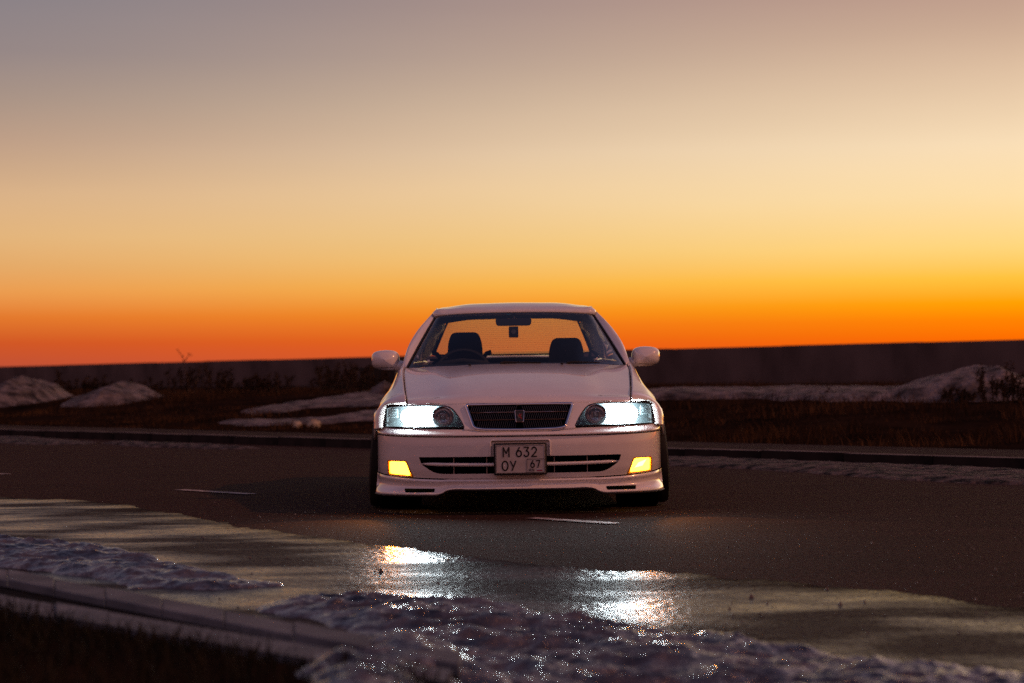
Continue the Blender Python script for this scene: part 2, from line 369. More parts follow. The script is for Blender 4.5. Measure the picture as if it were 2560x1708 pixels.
# ------------------------------------------------------------------ ground, road
UD = Vector((.655, -.755)); ND = Vector((.755, .655))       # along the road / across it, seen from the camera
def RW(u, n, z=0.0): return (UD.x*u + ND.x*n, -12 + UD.y*u + ND.y*n, z)
def UN(p): q = Vector((p[0], p[1] + 12)); return q.dot(UD), q.dot(ND)
KERB_N = sum(UN(G(*p))[1] for p in ((0, 1090), (927, 1127), (1665, 1141), (2560, 1175))) / 4
gp = 1500
ground = mk('ground', [(-gp, -gp, -.12), (gp, -gp, -.12), (gp, gp, -.12), (-gp, gp, -.12)], [(0, 1, 2, 3)], soil, smooth=False); tag(ground, kind='structure')
road = mk('road', [RW(-160, 1.0), RW(60, 1.0), RW(60, KERB_N), RW(-160, KERB_N)], [(0, 1, 2, 3)], asphalt, smooth=False); tag(road, kind='structure')

# wet strip, edge wavy as the melt water left it
edge_px = [(-900, 1225), (-400, 1238), (0, 1245), (160, 1251), (300, 1262), (420, 1283), (560, 1310), (760, 1340), (960, 1366), (1120, 1388), (1280, 1408), (1480, 1424), (1700, 1436), (2000, 1462), (2300, 1494), (2560, 1528), (2900, 1590), (3300, 1680)]
E = crv([tuple(G(*p)) for p in edge_px], 400)
E[:, 0] += .03*(vnoise(np.arange(400)/1.7, np.zeros(400), 8) - .5); E[:, 1] += .12*(vnoise(np.arange(400)/2.3, np.zeros(400)+9, 4) - .5); E[:, 0] += .05 * (fbm(np.arange(400)/14., np.zeros(400), 4, 3) - .5); E[:, 1] += .22 * (fbm(np.arange(400)/9., np.zeros(400)+3, 4, 5) - .5)
near = np.array([RW(u, 1.0) for u in np.linspace(UN(E[0])[0] - 2, UN(E[-1])[0] + 2, 400)])
fr_ = [0, .02, .05, .10, .18, .30, .45, 1.0]; wv = [.02, .12, .40, .80, 1.0, 1.15, 1.1, 1.0]   # the drying front: damp at the edge, wet further in
vs = np.concatenate([E + (near - E)*q for q in fr_]); vs[:, 2] = .004
fs = np.concatenate([np.stack([np.arange(399) + 400*r, np.arange(400, 799) + 400*r, np.arange(401, 800) + 400*r, np.arange(1, 400) + 400*r], 1) for r in range(len(fr_)-1)])
ws_ = tag(fast_mesh('wet_road_surface', vs, fs, wet, smooth=False), kind='structure')
at_ = ws_.data.attributes.new('wetness', 'FLOAT', 'POINT')
at_.data.foreach_set('value', np.repeat(np.array(wv, np.float32), 400) * (1 + .5*(fbm(vs[:, 0]*1.3, vs[:, 1]*1.3, 3, 90) - .5).astype(np.float32)))

def strip(name, px, w, z, m, ns=40, rag=.02):
    """a painted bar from pixel pair px, width w"""
    a, b = (np.array(G(*p))[:2] for p in px); d = b - a; ln = np.linalg.norm(d); d /= ln; n = np.array((-d[1], d[0]))
    t_ = np.linspace(0, 1, ns); k = w/2 * (1 + rag*8*(fbm(t_*30, t_*0, 2, 9) - .5)); vs = [(*(a + d*ln*q + n*kk), z) for q, kk in zip(t_, k)] + [(*(a + d*ln*q - n*kk), z) for q, kk in zip(t_, k)]
    return mk(name, vs, [(i, i+1, ns+i+1, ns+i) for i in range(ns-1)], m, smooth=False)
for px, w in ((((1328, 1297), (1538, 1311)), .10), (((450, 1226), (630, 1237)), .10), (((-260, 1172), (20, 1187)), .10)):
    tag(strip('lane_marking', px, w, .006, paintw), kind='structure')

# ------------------------------------------------------------------ far kerb, pavement, verge
u0, u1 = -95, 32
dark_side = noisy(mat('dark_kerb_face', (.02, .02, .02), .9, spec=.1), (.010, .009, .009), (.024, .020, .019), 5, 6)  # nearly black, for every side of the kerb stones but the top
base = empty('kerb', (0, 0, 0)); tag(base, kind='structure')
st_me = None; k = 0; u = u1
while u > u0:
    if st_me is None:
        o = box('kerb_stone', 0, .995, -.075, .075, -.02, .105, concrete, base, b=.006); bake(o); st_me = o.data; st_me.materials.append(dark_side)
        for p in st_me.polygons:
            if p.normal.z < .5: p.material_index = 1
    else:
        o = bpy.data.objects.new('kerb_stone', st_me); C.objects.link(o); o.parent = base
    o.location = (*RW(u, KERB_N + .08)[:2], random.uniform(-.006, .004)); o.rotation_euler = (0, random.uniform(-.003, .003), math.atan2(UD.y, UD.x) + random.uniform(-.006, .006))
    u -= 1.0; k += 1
pv = mk('pavement', [RW(u0, KERB_N + .16, .094), RW(u1, KERB_N + .16, .094), RW(u1, KERB_N + 1.6, .10), RW(u0, KERB_N + 1.6, .10)], [(0, 1, 2, 3)], pave, smooth=False); tag(pv, kind='structure')

def terr(x, y):
    """height of the verge beyond the pavement"""
    u = x*UD.x + (y+12)*UD.y; n = x*ND.x + (y+12)*ND.y
    s = np.clip((n - KERB_N - 1.5) / 8.5, 0, 1); s = s*s*(3-2*s)
    r = np.clip(n - KERB_N - 1.2, 0, 1)
    return .095 + .40*s + r*(.12*(fbm(x*.35, y*.35, 3, 21) - .5) + .05*(fbm(x*1.7, y*1.7, 2, 22) - .5)) * (1 - .7*np.clip((n-30)/10, 0, 1))
nn, nu_ = 260, 420
Nn = KERB_N + 1.5 + np.linspace(0, 1, nn)**1.8 * 60; Uu = np.linspace(u0-60, u1, nu_)
UU, NN = np.meshgrid(Uu, Nn); X = UD.x*UU + ND.x*NN; Y = -12 + UD.y*UU + ND.y*NN
tag(fast_mesh('verge_ground', np.stack([X, Y, terr(X, Y)], -1).reshape(-1, 3), grid_faces(nu_, nn), soil), kind='structure')

# ------------------------------------------------------------------ wall
wr = V(2560, 849, 58.6); wl = V(0, 917, 124.0); wd = (wl - wr); wd.z = 0; WL = wd.length; wd.normalize()
W0 = wr - wd * 14; WT = wr.z; WBASE = .40
wn = Vector((wd.y, -wd.x, 0));
if wn.dot(CAM - wr) < 0: wn = -wn                              # towards the camera
wall = empty('concrete_wall', (W0.x, W0.y, WBASE)); tag(wall, 'long low grey concrete wall running behind the whole verge, its top against the sunset sky', 'wall')
ang = math.atan2(wd.y, wd.x); panel_me = None; LN = 6.0; nump = int((WL + 60) / LN)
slope = (wl.z - wr.z) / WL
for i in range(nump):
    if panel_me is None:
        o = box('wall_panel', 0, LN - .006, -.15, .15, 0, 1, wallm, wall, b=0); panel_me = o.data
    else:
        o = bpy.data.objects.new('wall_panel', panel_me); C.objects.link(o); o.parent = wall
    top = WT + slope * (i * LN - 14) + random.uniform(-.012, .012)
    o.scale = (1, 1, top - WBASE); o.location = (wd.x*i*LN, wd.y*i*LN, 0); o.rotation_euler = (0, 0, ang + random.uniform(-.002, .002))
plm = mat('dark_footing', (.02, .018, .02), .9)
o = box('footing', -2, WL + 60, -.26, .26, -.3, .0, plm, wall); o.rotation_euler = (0, 0, ang); o.location = (0, 0, .17)
# ------------------------------------------------------------------ snow on the verge
def GT(px, py, z=None):
    d = ray(px, py); ts = np.linspace(14, 90, 1500)/d.y; P = np.array(CAM) + np.outer(ts, np.array(d))
    g = terr(P[:, 0], P[:, 1]); hit = np.nonzero(P[:, 2] <= g)[0]
    return P[hit[0]] if len(hit) else P[-1]
def polydist(px, py, poly):
    """signed distance (positive inside) of points to a polygon"""
    P = np.array(poly); d = np.full(px.shape, 1e9); inside = np.zeros(px.shape, bool)
    for i in range(len(P)):
        a, b = P[i], P[(i+1) % len(P)]; e = b - a; wx, wy = px - a[0], py - a[1]
        t_ = np.clip((wx*e[0] + wy*e[1]) / (e @ e + 1e-12), 0, 1)
        d = np.minimum(d, np.hypot(wx - e[0]*t_, wy - e[1]*t_))
        c = ((a[1] <= py) & (b[1] > py)) | ((b[1] <= py) & (a[1] > py))
        with np.errstate(divide='ignore', invalid='ignore'): xi = a[0] + (py - a[1]) * e[0] / (e[1] if abs(e[1]) > 1e-12 else 1e-12)
        inside ^= c & (px < xi)
    return np.where(inside, d, -d)
def sheet(name, poly, res, hfun, m, ground_fun, sink=.05):
    """a sheet over a polygon in x,y; height hfun(x, y, edge distance) above the ground"""
    P = np.array(poly); x0, y0 = P.min(0) - .1; x1, y1 = P.max(0) + .1
    nx, ny = max(int((x1-x0)/res[0]), 4), max(int((y1-y0)/res[1]), 4)
    XX, YY = np.meshgrid(np.linspace(x0, x1, nx), np.linspace(y0, y1, ny)); d = polydist(XX, YY, P)
    h = hfun(XX, YY, d); Z = ground_fun(XX, YY) + h
    f = grid_faces(nx, ny); hv = h.ravel(); keep = (hv[f] > -sink*.5).any(1); f = f[keep]
    used = np.unique(f); idx = np.full(nx*ny, -1); idx[used] = np.arange(len(used))
    vs = np.stack([XX, YY, Z], -1).reshape(-1, 3)[used]
    return fast_mesh(name, vs, idx[f], m)
def mound(px, dist, wpx, hpx, depth, seed, m, label, skew=0., sharp=1.0, group=None, name='snow_mound'):
    """a heap whose foot is centred under pixel px at that distance; width and height in photograph pixels"""
    c = Vector(GT(*px)); dist = c.y + 12; depth = depth*dist/36; a = wpx/2 * dist/FPX; h = hpx*dist/FPX
    n1 = 110; s = np.linspace(-1.15, 1.15, n1); XX, YY = np.meshgrid(s, s)
    r = np.sqrt(XX**2 + YY**2); k = np.clip(1 - r, 0, 1)
    pr = np.clip(1 - np.abs(XX - skew)/np.where(XX > skew, 1-skew, 1+skew), 0, 1) ** sharp * np.sqrt(np.clip(1 - YY**2, 0, 1)) * np.clip(k*3, 0, 1)
    wx = c.x + XX*a; wy = c.y + YY*depth
    nz = fbm(wx*1.1, wy*1.1, 5, seed, True) - .5; nz2 = fbm(wx*4, wy*4, 3, seed+9) - .5
    H = pr*h*(1 + .45*nz) + (.10*h)*nz2*np.clip(k*4, 0, 1) - .05*(k < .02) - .03
    Z = terr(wx, wy) + H
    o = fast_mesh(name, np.stack([wx, wy, Z], -1).reshape(-1, 3), grid_faces(n1, n1), m)
    return tag(o, label, 'snow', group)
mound((35, 1001), 36, 290, 56, 2.6, 1, snow, 'tall grey snow heap against the left edge of the photo, behind the verge grass', skew=.15, sharp=.9, group='snow heaps on the verge')
mound((285, 1000), 36, 280, 40, 2.2, 2, snow, 'low wide snow heap between the left edge heap and the tall weeds', skew=.05, sharp=1.0, group='snow heaps on the verge')
mound((2400, 988), 33, 500, 76, 2.0, 4, snow, 'large snow heap at the far right, partly covered by a dark bush', skew=.3, sharp=.85, group='snow heaps on the verge')
mound((962, 990), 31, 100, 36, .5, 6, snow, 'small upright snow lump just left of the white car', skew=.0, sharp=.6, group='snow heaps on the verge')

ZF = lambda x, y: np.zeros_like(x)
def vsheet(name, pxs, z, h, m, label, seed, res=(.05, .08), gnd=terr, noise=.5, cat='snow', edge=.5, freq=1.3, kind=None, sink=.05):
    poly = [tuple(G(*p, z) if gnd is ZF else GT(*p))[:2] for p in pxs]
    poly2 = np.array([np.array(poly[i]) + (np.array(poly[(i+1) % len(poly)]) - np.array(poly[i]))*q for i in range(len(poly)) for q in (0, .25, .5, .75)])
    def hf(x, y, d):
        dd = d + edge*.8*(fbm(x*freq*1.7, y*freq*1.7, 4, seed+3) - .5)
        k = np.clip(dd/edge, -1, 1); k = np.where(k > 0, np.sqrt(np.clip(k, 0, 1)), k)
        return k*h*(1 - noise + noise*2*fbm(x*freq, y*freq, 5, seed, True)*.8) + (.25*h*(fbm(x*freq*6, y*freq*6, 3, seed+5) - .5))*(k > 0)
    o = sheet(name, poly2, res, hf, m, gnd, sink)
    return tag(o, label, None if kind else cat, None, kind)
vsheet('snow_ridge', [(600, 1030), (640, 1022), (700, 1013), (760, 1006), (860, 990), (960, 980), (1050, 978), (1050, 1010), (950, 1016), (860, 1016), (760, 1022), (700, 1032), (640, 1036)], .40, .05, snow,
       'long thin ridge of grey snow climbing toward the small lump left of the car', 31, edge=.28)
vsheet('snow_ridge', [(548, 1057), (640, 1050), (720, 1051), (800, 1047), (900, 1030), (1040, 1018), (1040, 1050), (900, 1052), (800, 1060), (700, 1066), (600, 1065)], .28, .05, snow,
       'flat ragged ridge of snow lying nearest the far kerb, left of the car', 32, edge=.25)
vsheet('snow_sheet', [(1500, 990), (1650, 979), (1900, 977), (2150, 975), (2300, 978), (2420, 996), (2250, 1003), (2080, 1003), (1900, 997), (1750, 1000), (1600, 1003), (1500, 1004)], .52, .09, snow,
       'thin flat band of snow right of the car, leading to the large heap', 33, edge=.5)
vsheet('snow_strip', [(1600, 1150), (1665, 1143), (1800, 1148), (1960, 1157), (2150, 1164), (2350, 1171), (2600, 1182), (2900, 1196), (2900, 1238), (2600, 1214), (2400, 1208), (2200, 1196), (2000, 1182), (1850, 1173), (1700, 1166), (1600, 1160)], 0, .04, strip_snow,
       'long dirty strip of snow in the gutter under the far kerb, right of the car', 41, res=(.03, .03), gnd=ZF, edge=.28, freq=2.4)
vsheet('snow_strip', [(-120, 1088), (0, 1092), (80, 1094), (160, 1100), (240, 1107), (200, 1112), (100, 1112), (0, 1108), (-120, 1104)], 0, .03, strip_snow,
       'short snow strip in the gutter at the left edge of the photo', 42, res=(.04, .04), gnd=ZF, edge=.35, freq=2.4)
vsheet('snow_strip', [(262, 1108), (340, 1108), (440, 1112), (560, 1116), (650, 1122), (560, 1124), (430, 1120), (330, 1117)], 0, .04, strip_snow,
       'thin broken snow strip in the gutter, in the middle between left edge and car', 43, res=(.04, .04), gnd=ZF, edge=.25, freq=2.4)
# two pale stones
stone = noisy(mat('pale_stone', (.35, .3, .22), .8), (.14, .11, .07), (.42, .36, .26), 5, 5, bump=.6, bscale=12, dist=.03)
for px, w, h, lb in (((742, 1004), 26, 18, 'small pointed pale stone lying behind the long snow ridge'), ((785, 1004), 34, 20, 'wider pale stone beside the pointed one, behind the long snow ridge')):
    c = V(*px, 29.5); bm = bmesh.new(); bmesh.ops.create_icosphere(bm, subdivisions=3, radius=1)
    for v in bm.verts:
        q = v.co.normalized(); f = .75 + .5*float(fbm(np.array([q.x*2+5]), np.array([q.y*2+q.z*3]), 3, int(w))[0]); v.co = Vector((q.x*w/2*.0058*f, q.y*.09*f, q.z*h*.0058*.7*f))
    me = bpy.data.meshes.new('stone'); bm.to_mesh(me); bm.free(); me.materials.append(stone)
    o = bpy.data.objects.new('stone', me); C.objects.link(o); o.location = (c.x, c.y, float(terr(np.array([c.x]), np.array([c.y]))[0]) + .035); tag(o, lb, 'stone', 'pale stones on the verge')
# dark block against the wall behind the car's left mirror
c = V(955, 960, 62); o = box('concrete_block', -.65, .45, -.5, .5, 0, .76, mat('dark_block', (.008, .007, .008), .9), b=.03); o.location = (c.x, c.y, .42)
tag(o, 'dark square block standing by the wall, half hidden behind the car and its left mirror', 'block')

# ------------------------------------------------------------------ grass and weeds
def blades(name, P, h, w, lean, m):
    n = len(P); a = rng.uniform(0, 2*np.pi, n); dx, dy = np.cos(a)*w/2, np.sin(a)*w/2
    lx = rng.normal(0, 1, n)*lean*h; ly = rng.normal(0, 1, n)*lean*h
    b0 = P + np.stack([-dx, -dy, 0*h], 1); b1 = P + np.stack([dx, dy, 0*h], 1)
    m0 = P + np.stack([-dx*.6 + lx*.35, -dy*.6 + ly*.35, h*.6], 1); m1_ = P + np.stack([dx*.6 + lx*.35, dy*.6 + ly*.35, h*.6], 1)
    tp = P + np.stack([lx, ly, h], 1)
    vs = np.stack([b0, b1, m0, m1_, tp], 1).reshape(-1, 3); i = np.arange(n)*5
    fs = np.concatenate([np.stack([i, i+1, i+3], 1), np.stack([i, i+3, i+2], 1), np.stack([i+2, i+3, i+4], 1)])
    return fast_mesh(name, vs, fs, m, smooth=False)
n = 300000
us = rng.uniform(-60, 26, n); q = rng.uniform(0, 1, n)
ns_ = KERB_N + 1.55 + 34*q**1.3
x = UD.x*us + ND.x*ns_; y = -12 + UD.y*us + ND.y*ns_
dpt = y + 12; keep = (np.abs(x) < dpt*.29 + 1) & (dpt > 12); dens = fbm(x*.8, y*.8, 3, 51); keep &= dens > .38
def snow_free(x, y):
    k = np.ones(len(x), bool)
    return k
x, y, dens = x[keep], y[keep], dens[keep]
h = (.03 + .34*np.clip(dens - .38, 0, 1)**1.3) * rng.uniform(.5, 1.5, len(x)) * (1 + .5*(x > 2))
# thin the grass where snow lies
for pxs, z in (([(600, 1032), (760, 1006), (960, 980), (1050, 978), (1050, 1012), (860, 1020), (700, 1036)], .42), ([(548, 1057), (720, 1051), (900, 1032), (1040, 1020), (1040, 1052), (800, 1062), (600, 1066)], .30),
               ([(1500, 992), (1900, 979), (2300, 980), (2420, 998), (2080, 1003), (1750, 1000), (1500, 1004)], .52)):
    d = polydist(x, y, [tuple(GT(*p))[:2] for p in pxs]); k_ = d < -.05; x, y, h = x[k_], y[k_], h[k_]
z = terr(x, y) - .01
tag(blades('grass', np.stack([x, y, z], 1), h, rng.uniform(.006, .016, len(x)), .45, grassm), kind='stuff', label='dry dark grass covering the verge between far kerb and wall')

def weed(px, dist, hpx, seed, label, cat='weed', n=9, spread=.25, leafy=.5, name='weed', heads=True, group='weeds and bushes in front of the wall'):
    rd = random.Random(seed); c = Vector(GT(*px)); dist = c.y + 12; wk = dist/34; spread *= wk; z0 = float(terr(np.array([c.x]), np.array([c.y]))[0]) - .02; H = hpx*dist/FPX
    root = empty(name, (c.x, c.y, z0)); tag(root, label, cat, group)
    vs = []; fs = []; lv = []; lf = []
    def seg(a, b, ra, rb):
        k = len(vs); d = (b - a).normalized(); s = d.cross(Vector((.3, .9, .1))).normalized(); u_ = s.cross(d)
        for p, r in ((a, ra), (b, rb)):
            for q in range(3): an = q*2.094; vs.append(tuple(p + s*math.cos(an)*r + u_*math.sin(an)*r))
        for q in range(3): fs.append((k+q, k+(q+1) % 3, k+3+(q+1) % 3, k+3+q))
    def leaf(p, s):
        k = len(lv)
        a = Vector((rd.gauss(0, 1), rd.gauss(0, 1), rd.gauss(0, 1))).normalized(); b = a.cross(Vector((rd.random(), rd.random(), rd.random()))).normalized()
        for q in ((a*s*wk), (b*s*.5*wk), (-a*s*wk), (-b*s*.5*wk)): lv.append(tuple(p + q))
        lf.append((k, k+1, k+2, k+3))
    for i in range(n):
        p = Vector((rd.uniform(-1, 1)*spread*.5, rd.uniform(-1, 1)*spread*.5, 0)); hh = H*rd.uniform(.45, 1.0) if i else H
        dr = Vector((rd.gauss(0, .12) + p.x/spread*.35 if spread else 0, rd.gauss(0, .15), 1)).normalized(); st_ = 6
        for s in range(st_):
            q = p + dr*hh/st_ + Vector((rd.gauss(0, .012), rd.gauss(0, .012), 0)); seg(p, q, .010*wk*(1 - s/st_*.5), .010*wk*(1 - (s+1)/st_*.5))
            if s > 0 and rd.random() < leafy*1.4:
                bd = (dr + Vector((rd.gauss(0, .7), rd.gauss(0, .7), .1))).normalized(); e = q + bd*hh*rd.uniform(.12, .28); seg(q, e, .006*wk, .004*wk)
                for w_ in range(int(3 + 6*leafy)): leaf(q.lerp(e, rd.uniform(.2, 1)) + Vector((rd.gauss(0, .02),)*3), rd.uniform(.012, .03))
                if heads:
                    for w_ in range(7): leaf(e + Vector((rd.gauss(0, .02), rd.gauss(0, .02), rd.gauss(0, .015))), rd.uniform(.01, .022))
            p = q
        if heads:
            for w_ in range(10): leaf(p + Vector((rd.gauss(0, .02), rd.gauss(0, .02), rd.gauss(0, .015))), rd.uniform(.012, .024))
    mk('stem', vs, fs, weedm, root, smooth=False)['kind'] = 'stuff'
    if lv: mk('foliage', lv, lf, weedm, root, smooth=False)['kind'] = 'stuff'
    return root
weed((478, 985), 38, 100, 3, 'tallest thin weed stalk rising above the wall top, left of the car', n=2, spread=.1, leafy=.2)
weed((530, 985), 38, 72, 4, 'leaning bare weed stalk just right of the tallest stalk', n=3, spread=.15, leafy=.25)
weed((460, 985), 37, 62, 5, 'dark bushy weed clump at the foot of the tallest stalk', n=14, spread=.5, leafy=.8)
weed((552, 985), 37, 58, 6, 'dark bushy weed clump right of the leaning stalk', n=14, spread=.5, leafy=.8)
weed((165, 978), 37, 44, 7, 'small weed with round heads rising behind the gap between the two left snow heaps', n=4, spread=.3, leafy=.4)
weed((212, 982), 37, 34, 8, 'low dark weed row behind the low wide snow heap', n=18, spread=.9, leafy=.7)
weed((250, 982), 37, 40, 18, 'dark weed tuft behind the crest of the low wide snow heap', n=10, spread=.5, leafy=.6)
weed((120, 985), 37, 30, 28, 'low weed tuft right behind the tall left edge heap', n=10, spread=.5, leafy=.5)
weed((370, 985), 37, 36, 38, 'low weed tuft at the right end of the low wide snow heap', n=10, spread=.5, leafy=.5)
weed((640, 985), 37, 46, 9, 'reddish brown bushy weed in the middle of the left wall, first of two', n=16, spread=.55, leafy=.8)
weed((690, 985), 37, 46, 10, 'reddish brown bushy weed in the middle of the left wall, second of two', n=14, spread=.5, leafy=.8)
weed((800, 985), 37, 66, 11, 'sparse upright shrub against the wall above the two pale stones', n=12, spread=.5, leafy=.6)
weed((868, 985), 37, 72, 12, 'dense dark shrub against the wall just left of the dark block', n=22, spread=.7, leafy=.9)
weed((915, 985), 37, 70, 13, 'dense dark shrub standing in front of the dark block left of the car', n=20, spread=.6, leafy=.9)
weed((2500, 1004), 29, 84, 14, 'dark bush with round seed heads growing over the large snow heap', cat='bush', n=22, spread=.6, leafy=1.0, name='bush')
weed((2575, 1005), 29, 64, 15, 'dark bush at the right edge of the photo beside the large snow heap', cat='bush', n=22, spread=.7, leafy=1.0, name='bush')
weed((2400, 1006), 28, 36, 16, 'low twiggy bush in front of the large snow heap', cat='bush', n=16, spread=.5, leafy=.8, name='bush')
weed((2070, 998), 30, 30, 17, 'single short weed standing in the flat band of snow', n=3, spread=.12, leafy=.3)

# ------------------------------------------------------------------ near kerb, path and grass (lower left)
def linepts(pa, pb, z, ext=(3.0, .28), n=2):
    a, b = np.array(G(*pa, z)), np.array(G(*pb, z)); d = b - a
    return a - d*ext[0], b + d*ext[1]
lines = [linepts((0, 1421), (817, 1570), .12), linepts((0, 1447), (817, 1600), .12), linepts((0, 1485), (817, 1622), .12), linepts((0, 1519), (817, 1655), .12)]
nearconc = noisy(mat('bluish_concrete', (.25, .24, .23), .9, spec=.03), (.085, .105, .125), (.14, .165, .19), 5, 7, bump=.5, bscale=60, dist=.004)  # blue put into the colour to cancel the warm sun on these stones
nk = empty('near_kerb'); tag(nk, kind='structure')
(a0, a1), (b0, b1) = lines[0], lines[1]
nst = 24
for i in range(nst):
    s0, s1 = i/nst, (i+1)/nst - .0004
    v4 = [a0 + (a1-a0)*s0, a0 + (a1-a0)*s1, b0 + (b1-b0)*s1, b0 + (b1-b0)*s0]; z = .12 + random.uniform(-.003, .003)
    vs = [(p[0], p[1], -.02) for p in v4] + [(p[0], p[1], z) for p in v4]
    o = mk('kerb_stone', vs, [(0, 1, 2, 3), (7, 6, 5, 4), (0, 4, 5, 1), (1, 5, 6, 2), (2, 6, 7, 3), (3, 7, 4, 0)], nearconc, nk, angle=50)
    bm = bmesh.new(); bm.from_mesh(o.data); bmesh.ops.recalc_face_normals(bm, faces=bm.faces); bm.to_mesh(o.data); bm.free(); bev(o, .004)
(c0, c1), (d0, d1) = lines[2], lines[3]
def quad(name, p, m, z, kind='structure'):
    o = mk(name, [(q[0], q[1], z) for q in p], [(0, 1, 2, 3)], m, smooth=False); return tag(o, kind=kind)
darkpath = noisy(mat('path_asphalt', (.02, .02, .02), .9, spec=.05), (.003, .003, .003), (.009, .008, .008), 4, 7, bump=.8, bscale=60, dist=.006)
quad('path', (b0, b1, c1, c0), darkpath, .095)
ne = empty('path_edging'); tag(ne, kind='structure')
for i in range(nst):
    s0, s1 = i/nst, (i+1)/nst - .0004
    v4 = [c0 + (c1-c0)*s0, c0 + (c1-c0)*s1, d0 + (d1-d0)*s1, d0 + (d1-d0)*s0]; z = .12 + random.uniform(-.004, .004)
    vs = [(p[0], p[1], -.02) for p in v4] + [(p[0], p[1], z) for p in v4]
    mk('edging_stone', vs, [(0, 1, 2, 3), (7, 6, 5, 4), (0, 4, 5, 1), (1, 5, 6, 2), (2, 6, 7, 3), (3, 7, 4, 0)][::1], nearconc, ne, smooth=False)
gd = np.array((-1.2, -1.2, 0)) * 2.5
quad('near_ground', (d0, d1, d1 + gd, d0 + gd), soil, .10)
n = 26000
s = rng.uniform(0, 1, n); w_ = rng.uniform(0, 1, n)**1.3
P = d0 + (d1 - d0)*s[:, None] + gd*w_[:, None]*.5; keep = (P[:, 1] > -10.5); P = P[keep]; P[:, 2] = .10
hh = rng.uniform(.02, .085, len(P)) * (.5 + fbm(P[:, 0]*4, P[:, 1]*4, 2, 77))
tag(blades('near_grass', P, hh, rng.uniform(.003, .006, len(P)), .5, neargrass), kind='stuff', label='dark blurred grass in the lower left corner')

# ------------------------------------------------------------------ ice crusts on the wet road
def crust(pxs, h, seed, label, res=.009, edge=.10, freq=5, gnd=ZF, m=ice, z0=0.0):
    poly = [tuple(G(*p, z0))[:2] for p in pxs]; poly2 = crv(poly + [poly[0]], 160)[:-1]
    cs, sn = .985, -.17
    def hf(x, y, d):
        xr, yr = x*cs + y*sn, -x*sn + y*cs
        dd = d + .13*(fbm(x*6, y*6, 4, seed+3) - .5)
        k = np.clip(dd/edge, -1, 1); k = np.where(k > 0, np.sqrt(np.clip(k, 0, 1)), k)
        a = fbm(xr*freq*.55, yr*freq*1.25, 4, seed, True); b = fbm(xr*freq*3, yr*freq*5, 4, seed+5); c = fbm(xr*1.3, yr*1.3, 3, seed+7)
        return np.where(k > 0, k*h*(.22 + 1.5*(a - .42) + .62*(b - .5) + .5*c), k*h*.6) - .002
    o = sheet('ice_crust', poly2, (res, res), hf, m, gnd, sink=.02)
    return tag(o, label, 'ice', 'ice crusts on the wet road')
crust([(-300, 1320), (0, 1346), (150, 1362), (330, 1388), (430, 1412), (520, 1432), (620, 1452), (712, 1466), (600, 1476), (460, 1477), (330, 1474), (250, 1452), (150, 1438), (0, 1424), (-300, 1392)], .036, 61,
      'jagged grey ice crust lying along the near kerb, left side of the road')
crust([(640, 1526), (700, 1512), (800, 1500), (880, 1496), (960, 1500), (1080, 1514), (1200, 1520), (1320, 1532), (1480, 1558), (1640, 1578), (1800, 1606), (2000, 1634), (2250, 1668), (2600, 1712), (2800, 1800), (2300, 1900), (1500, 1850), (1100, 1760), (960, 1700), (900, 1640), (980, 1620), (900, 1590), (800, 1560), (700, 1540)], .046, 62,
      'broad rippled ice crust glittering in the foreground below the headlight reflections', edge=.16)
def ramp_down(x, y):
    q = np.clip((x + .34) / .42, 0, 1); return .10*(1 - q*q*(3 - 2*q))
crust([(740, 1696), (800, 1662), (880, 1642), (950, 1618), (1060, 1604), (1180, 1618), (1300, 1648), (1420, 1700), (1400, 1800), (900, 1830), (760, 1760)], .045, 64, 'small heap of glittering ice burying the end of the near kerb at the bottom',
      gnd=ramp_down, z0=.09)

# loose grit and ice crumbs on the road
n = 1100
q = rng.uniform(0, 1, (n, 2)); py = 1180 + 420*q[:, 0]; px = -40 + 2640*q[:, 1]
P = np.array([tuple(G(a, b)) for a, b in zip(px, py)]); P = P[~((np.abs(P[:, 0]) < 1.0) & (P[:, 1] > -.1) & (P[:, 1] < 5))]
n = len(P); sz = rng.lognormal(-5.6, .45, n); tv = np.array([(1, 0, 0), (-.5, .87, 0), (-.5, -.87, 0), (.1, .1, 1.1)])
vs = (P[:, None, :] + tv[None]*sz[:, None, None]*rng.uniform(.6, 1.3, (n, 4, 1)) + np.array((0, 0, .003))).reshape(-1, 3); i = np.arange(n)*4
fs = np.concatenate([np.stack([i, i+1, i+3], 1), np.stack([i+1, i+2, i+3], 1), np.stack([i+2, i, i+3], 1)])
tag(fast_mesh('grit', vs, fs, noisy(mat('grit_grains', (.1, .1, .1), .6), (.015, .012, .011), (.11, .09, .08), 14, 2), smooth=False), kind='stuff', label='loose grit and ice crumbs scattered over the road')

# ------------------------------------------------------------------ the car
car = empty('parked_car', (0, 0, 0))
tag(car, 'lowered white four door sedan facing the camera with headlights and yellow fog lamps lit', 'car')
PLANX = np.array([0, .2, .4, .55, .66, .74, .79, .83, .86, .875, .9]); PLANY = np.array([0, .008, .035, .075, .125, .19, .255, .34, .46, .56, .8])
_pc = crv(list(zip(PLANX, PLANY)), 600)
def plan(x): return float(np.interp(abs(x), _pc[:, 0], _pc[:, 1]))
PZ = np.array([.10, .16, .20, .26, .35, .42, .47, .50, .53, .58, .66]); PY = np.array([.03, .02, .03, .012, .0, .0, .006, .022, .05, .07, .105])
def F(x, z): return plan(x) + float(np.interp(z, PZ, PY))
XS = [0, .15, .3, .42, .52, .60, .66, .71, .75, .785, .815, .84, .858]
def band(zs, xs=XS, dy=0.0, xscale=None, zfun=None):
    rows = []
    for z in zs:
        k = xscale(z) if xscale else 1.0
        rows.append([(x*k, F(x, z) + dy, (zfun(x, z) if zfun else z)) for x in xs])
    return rows

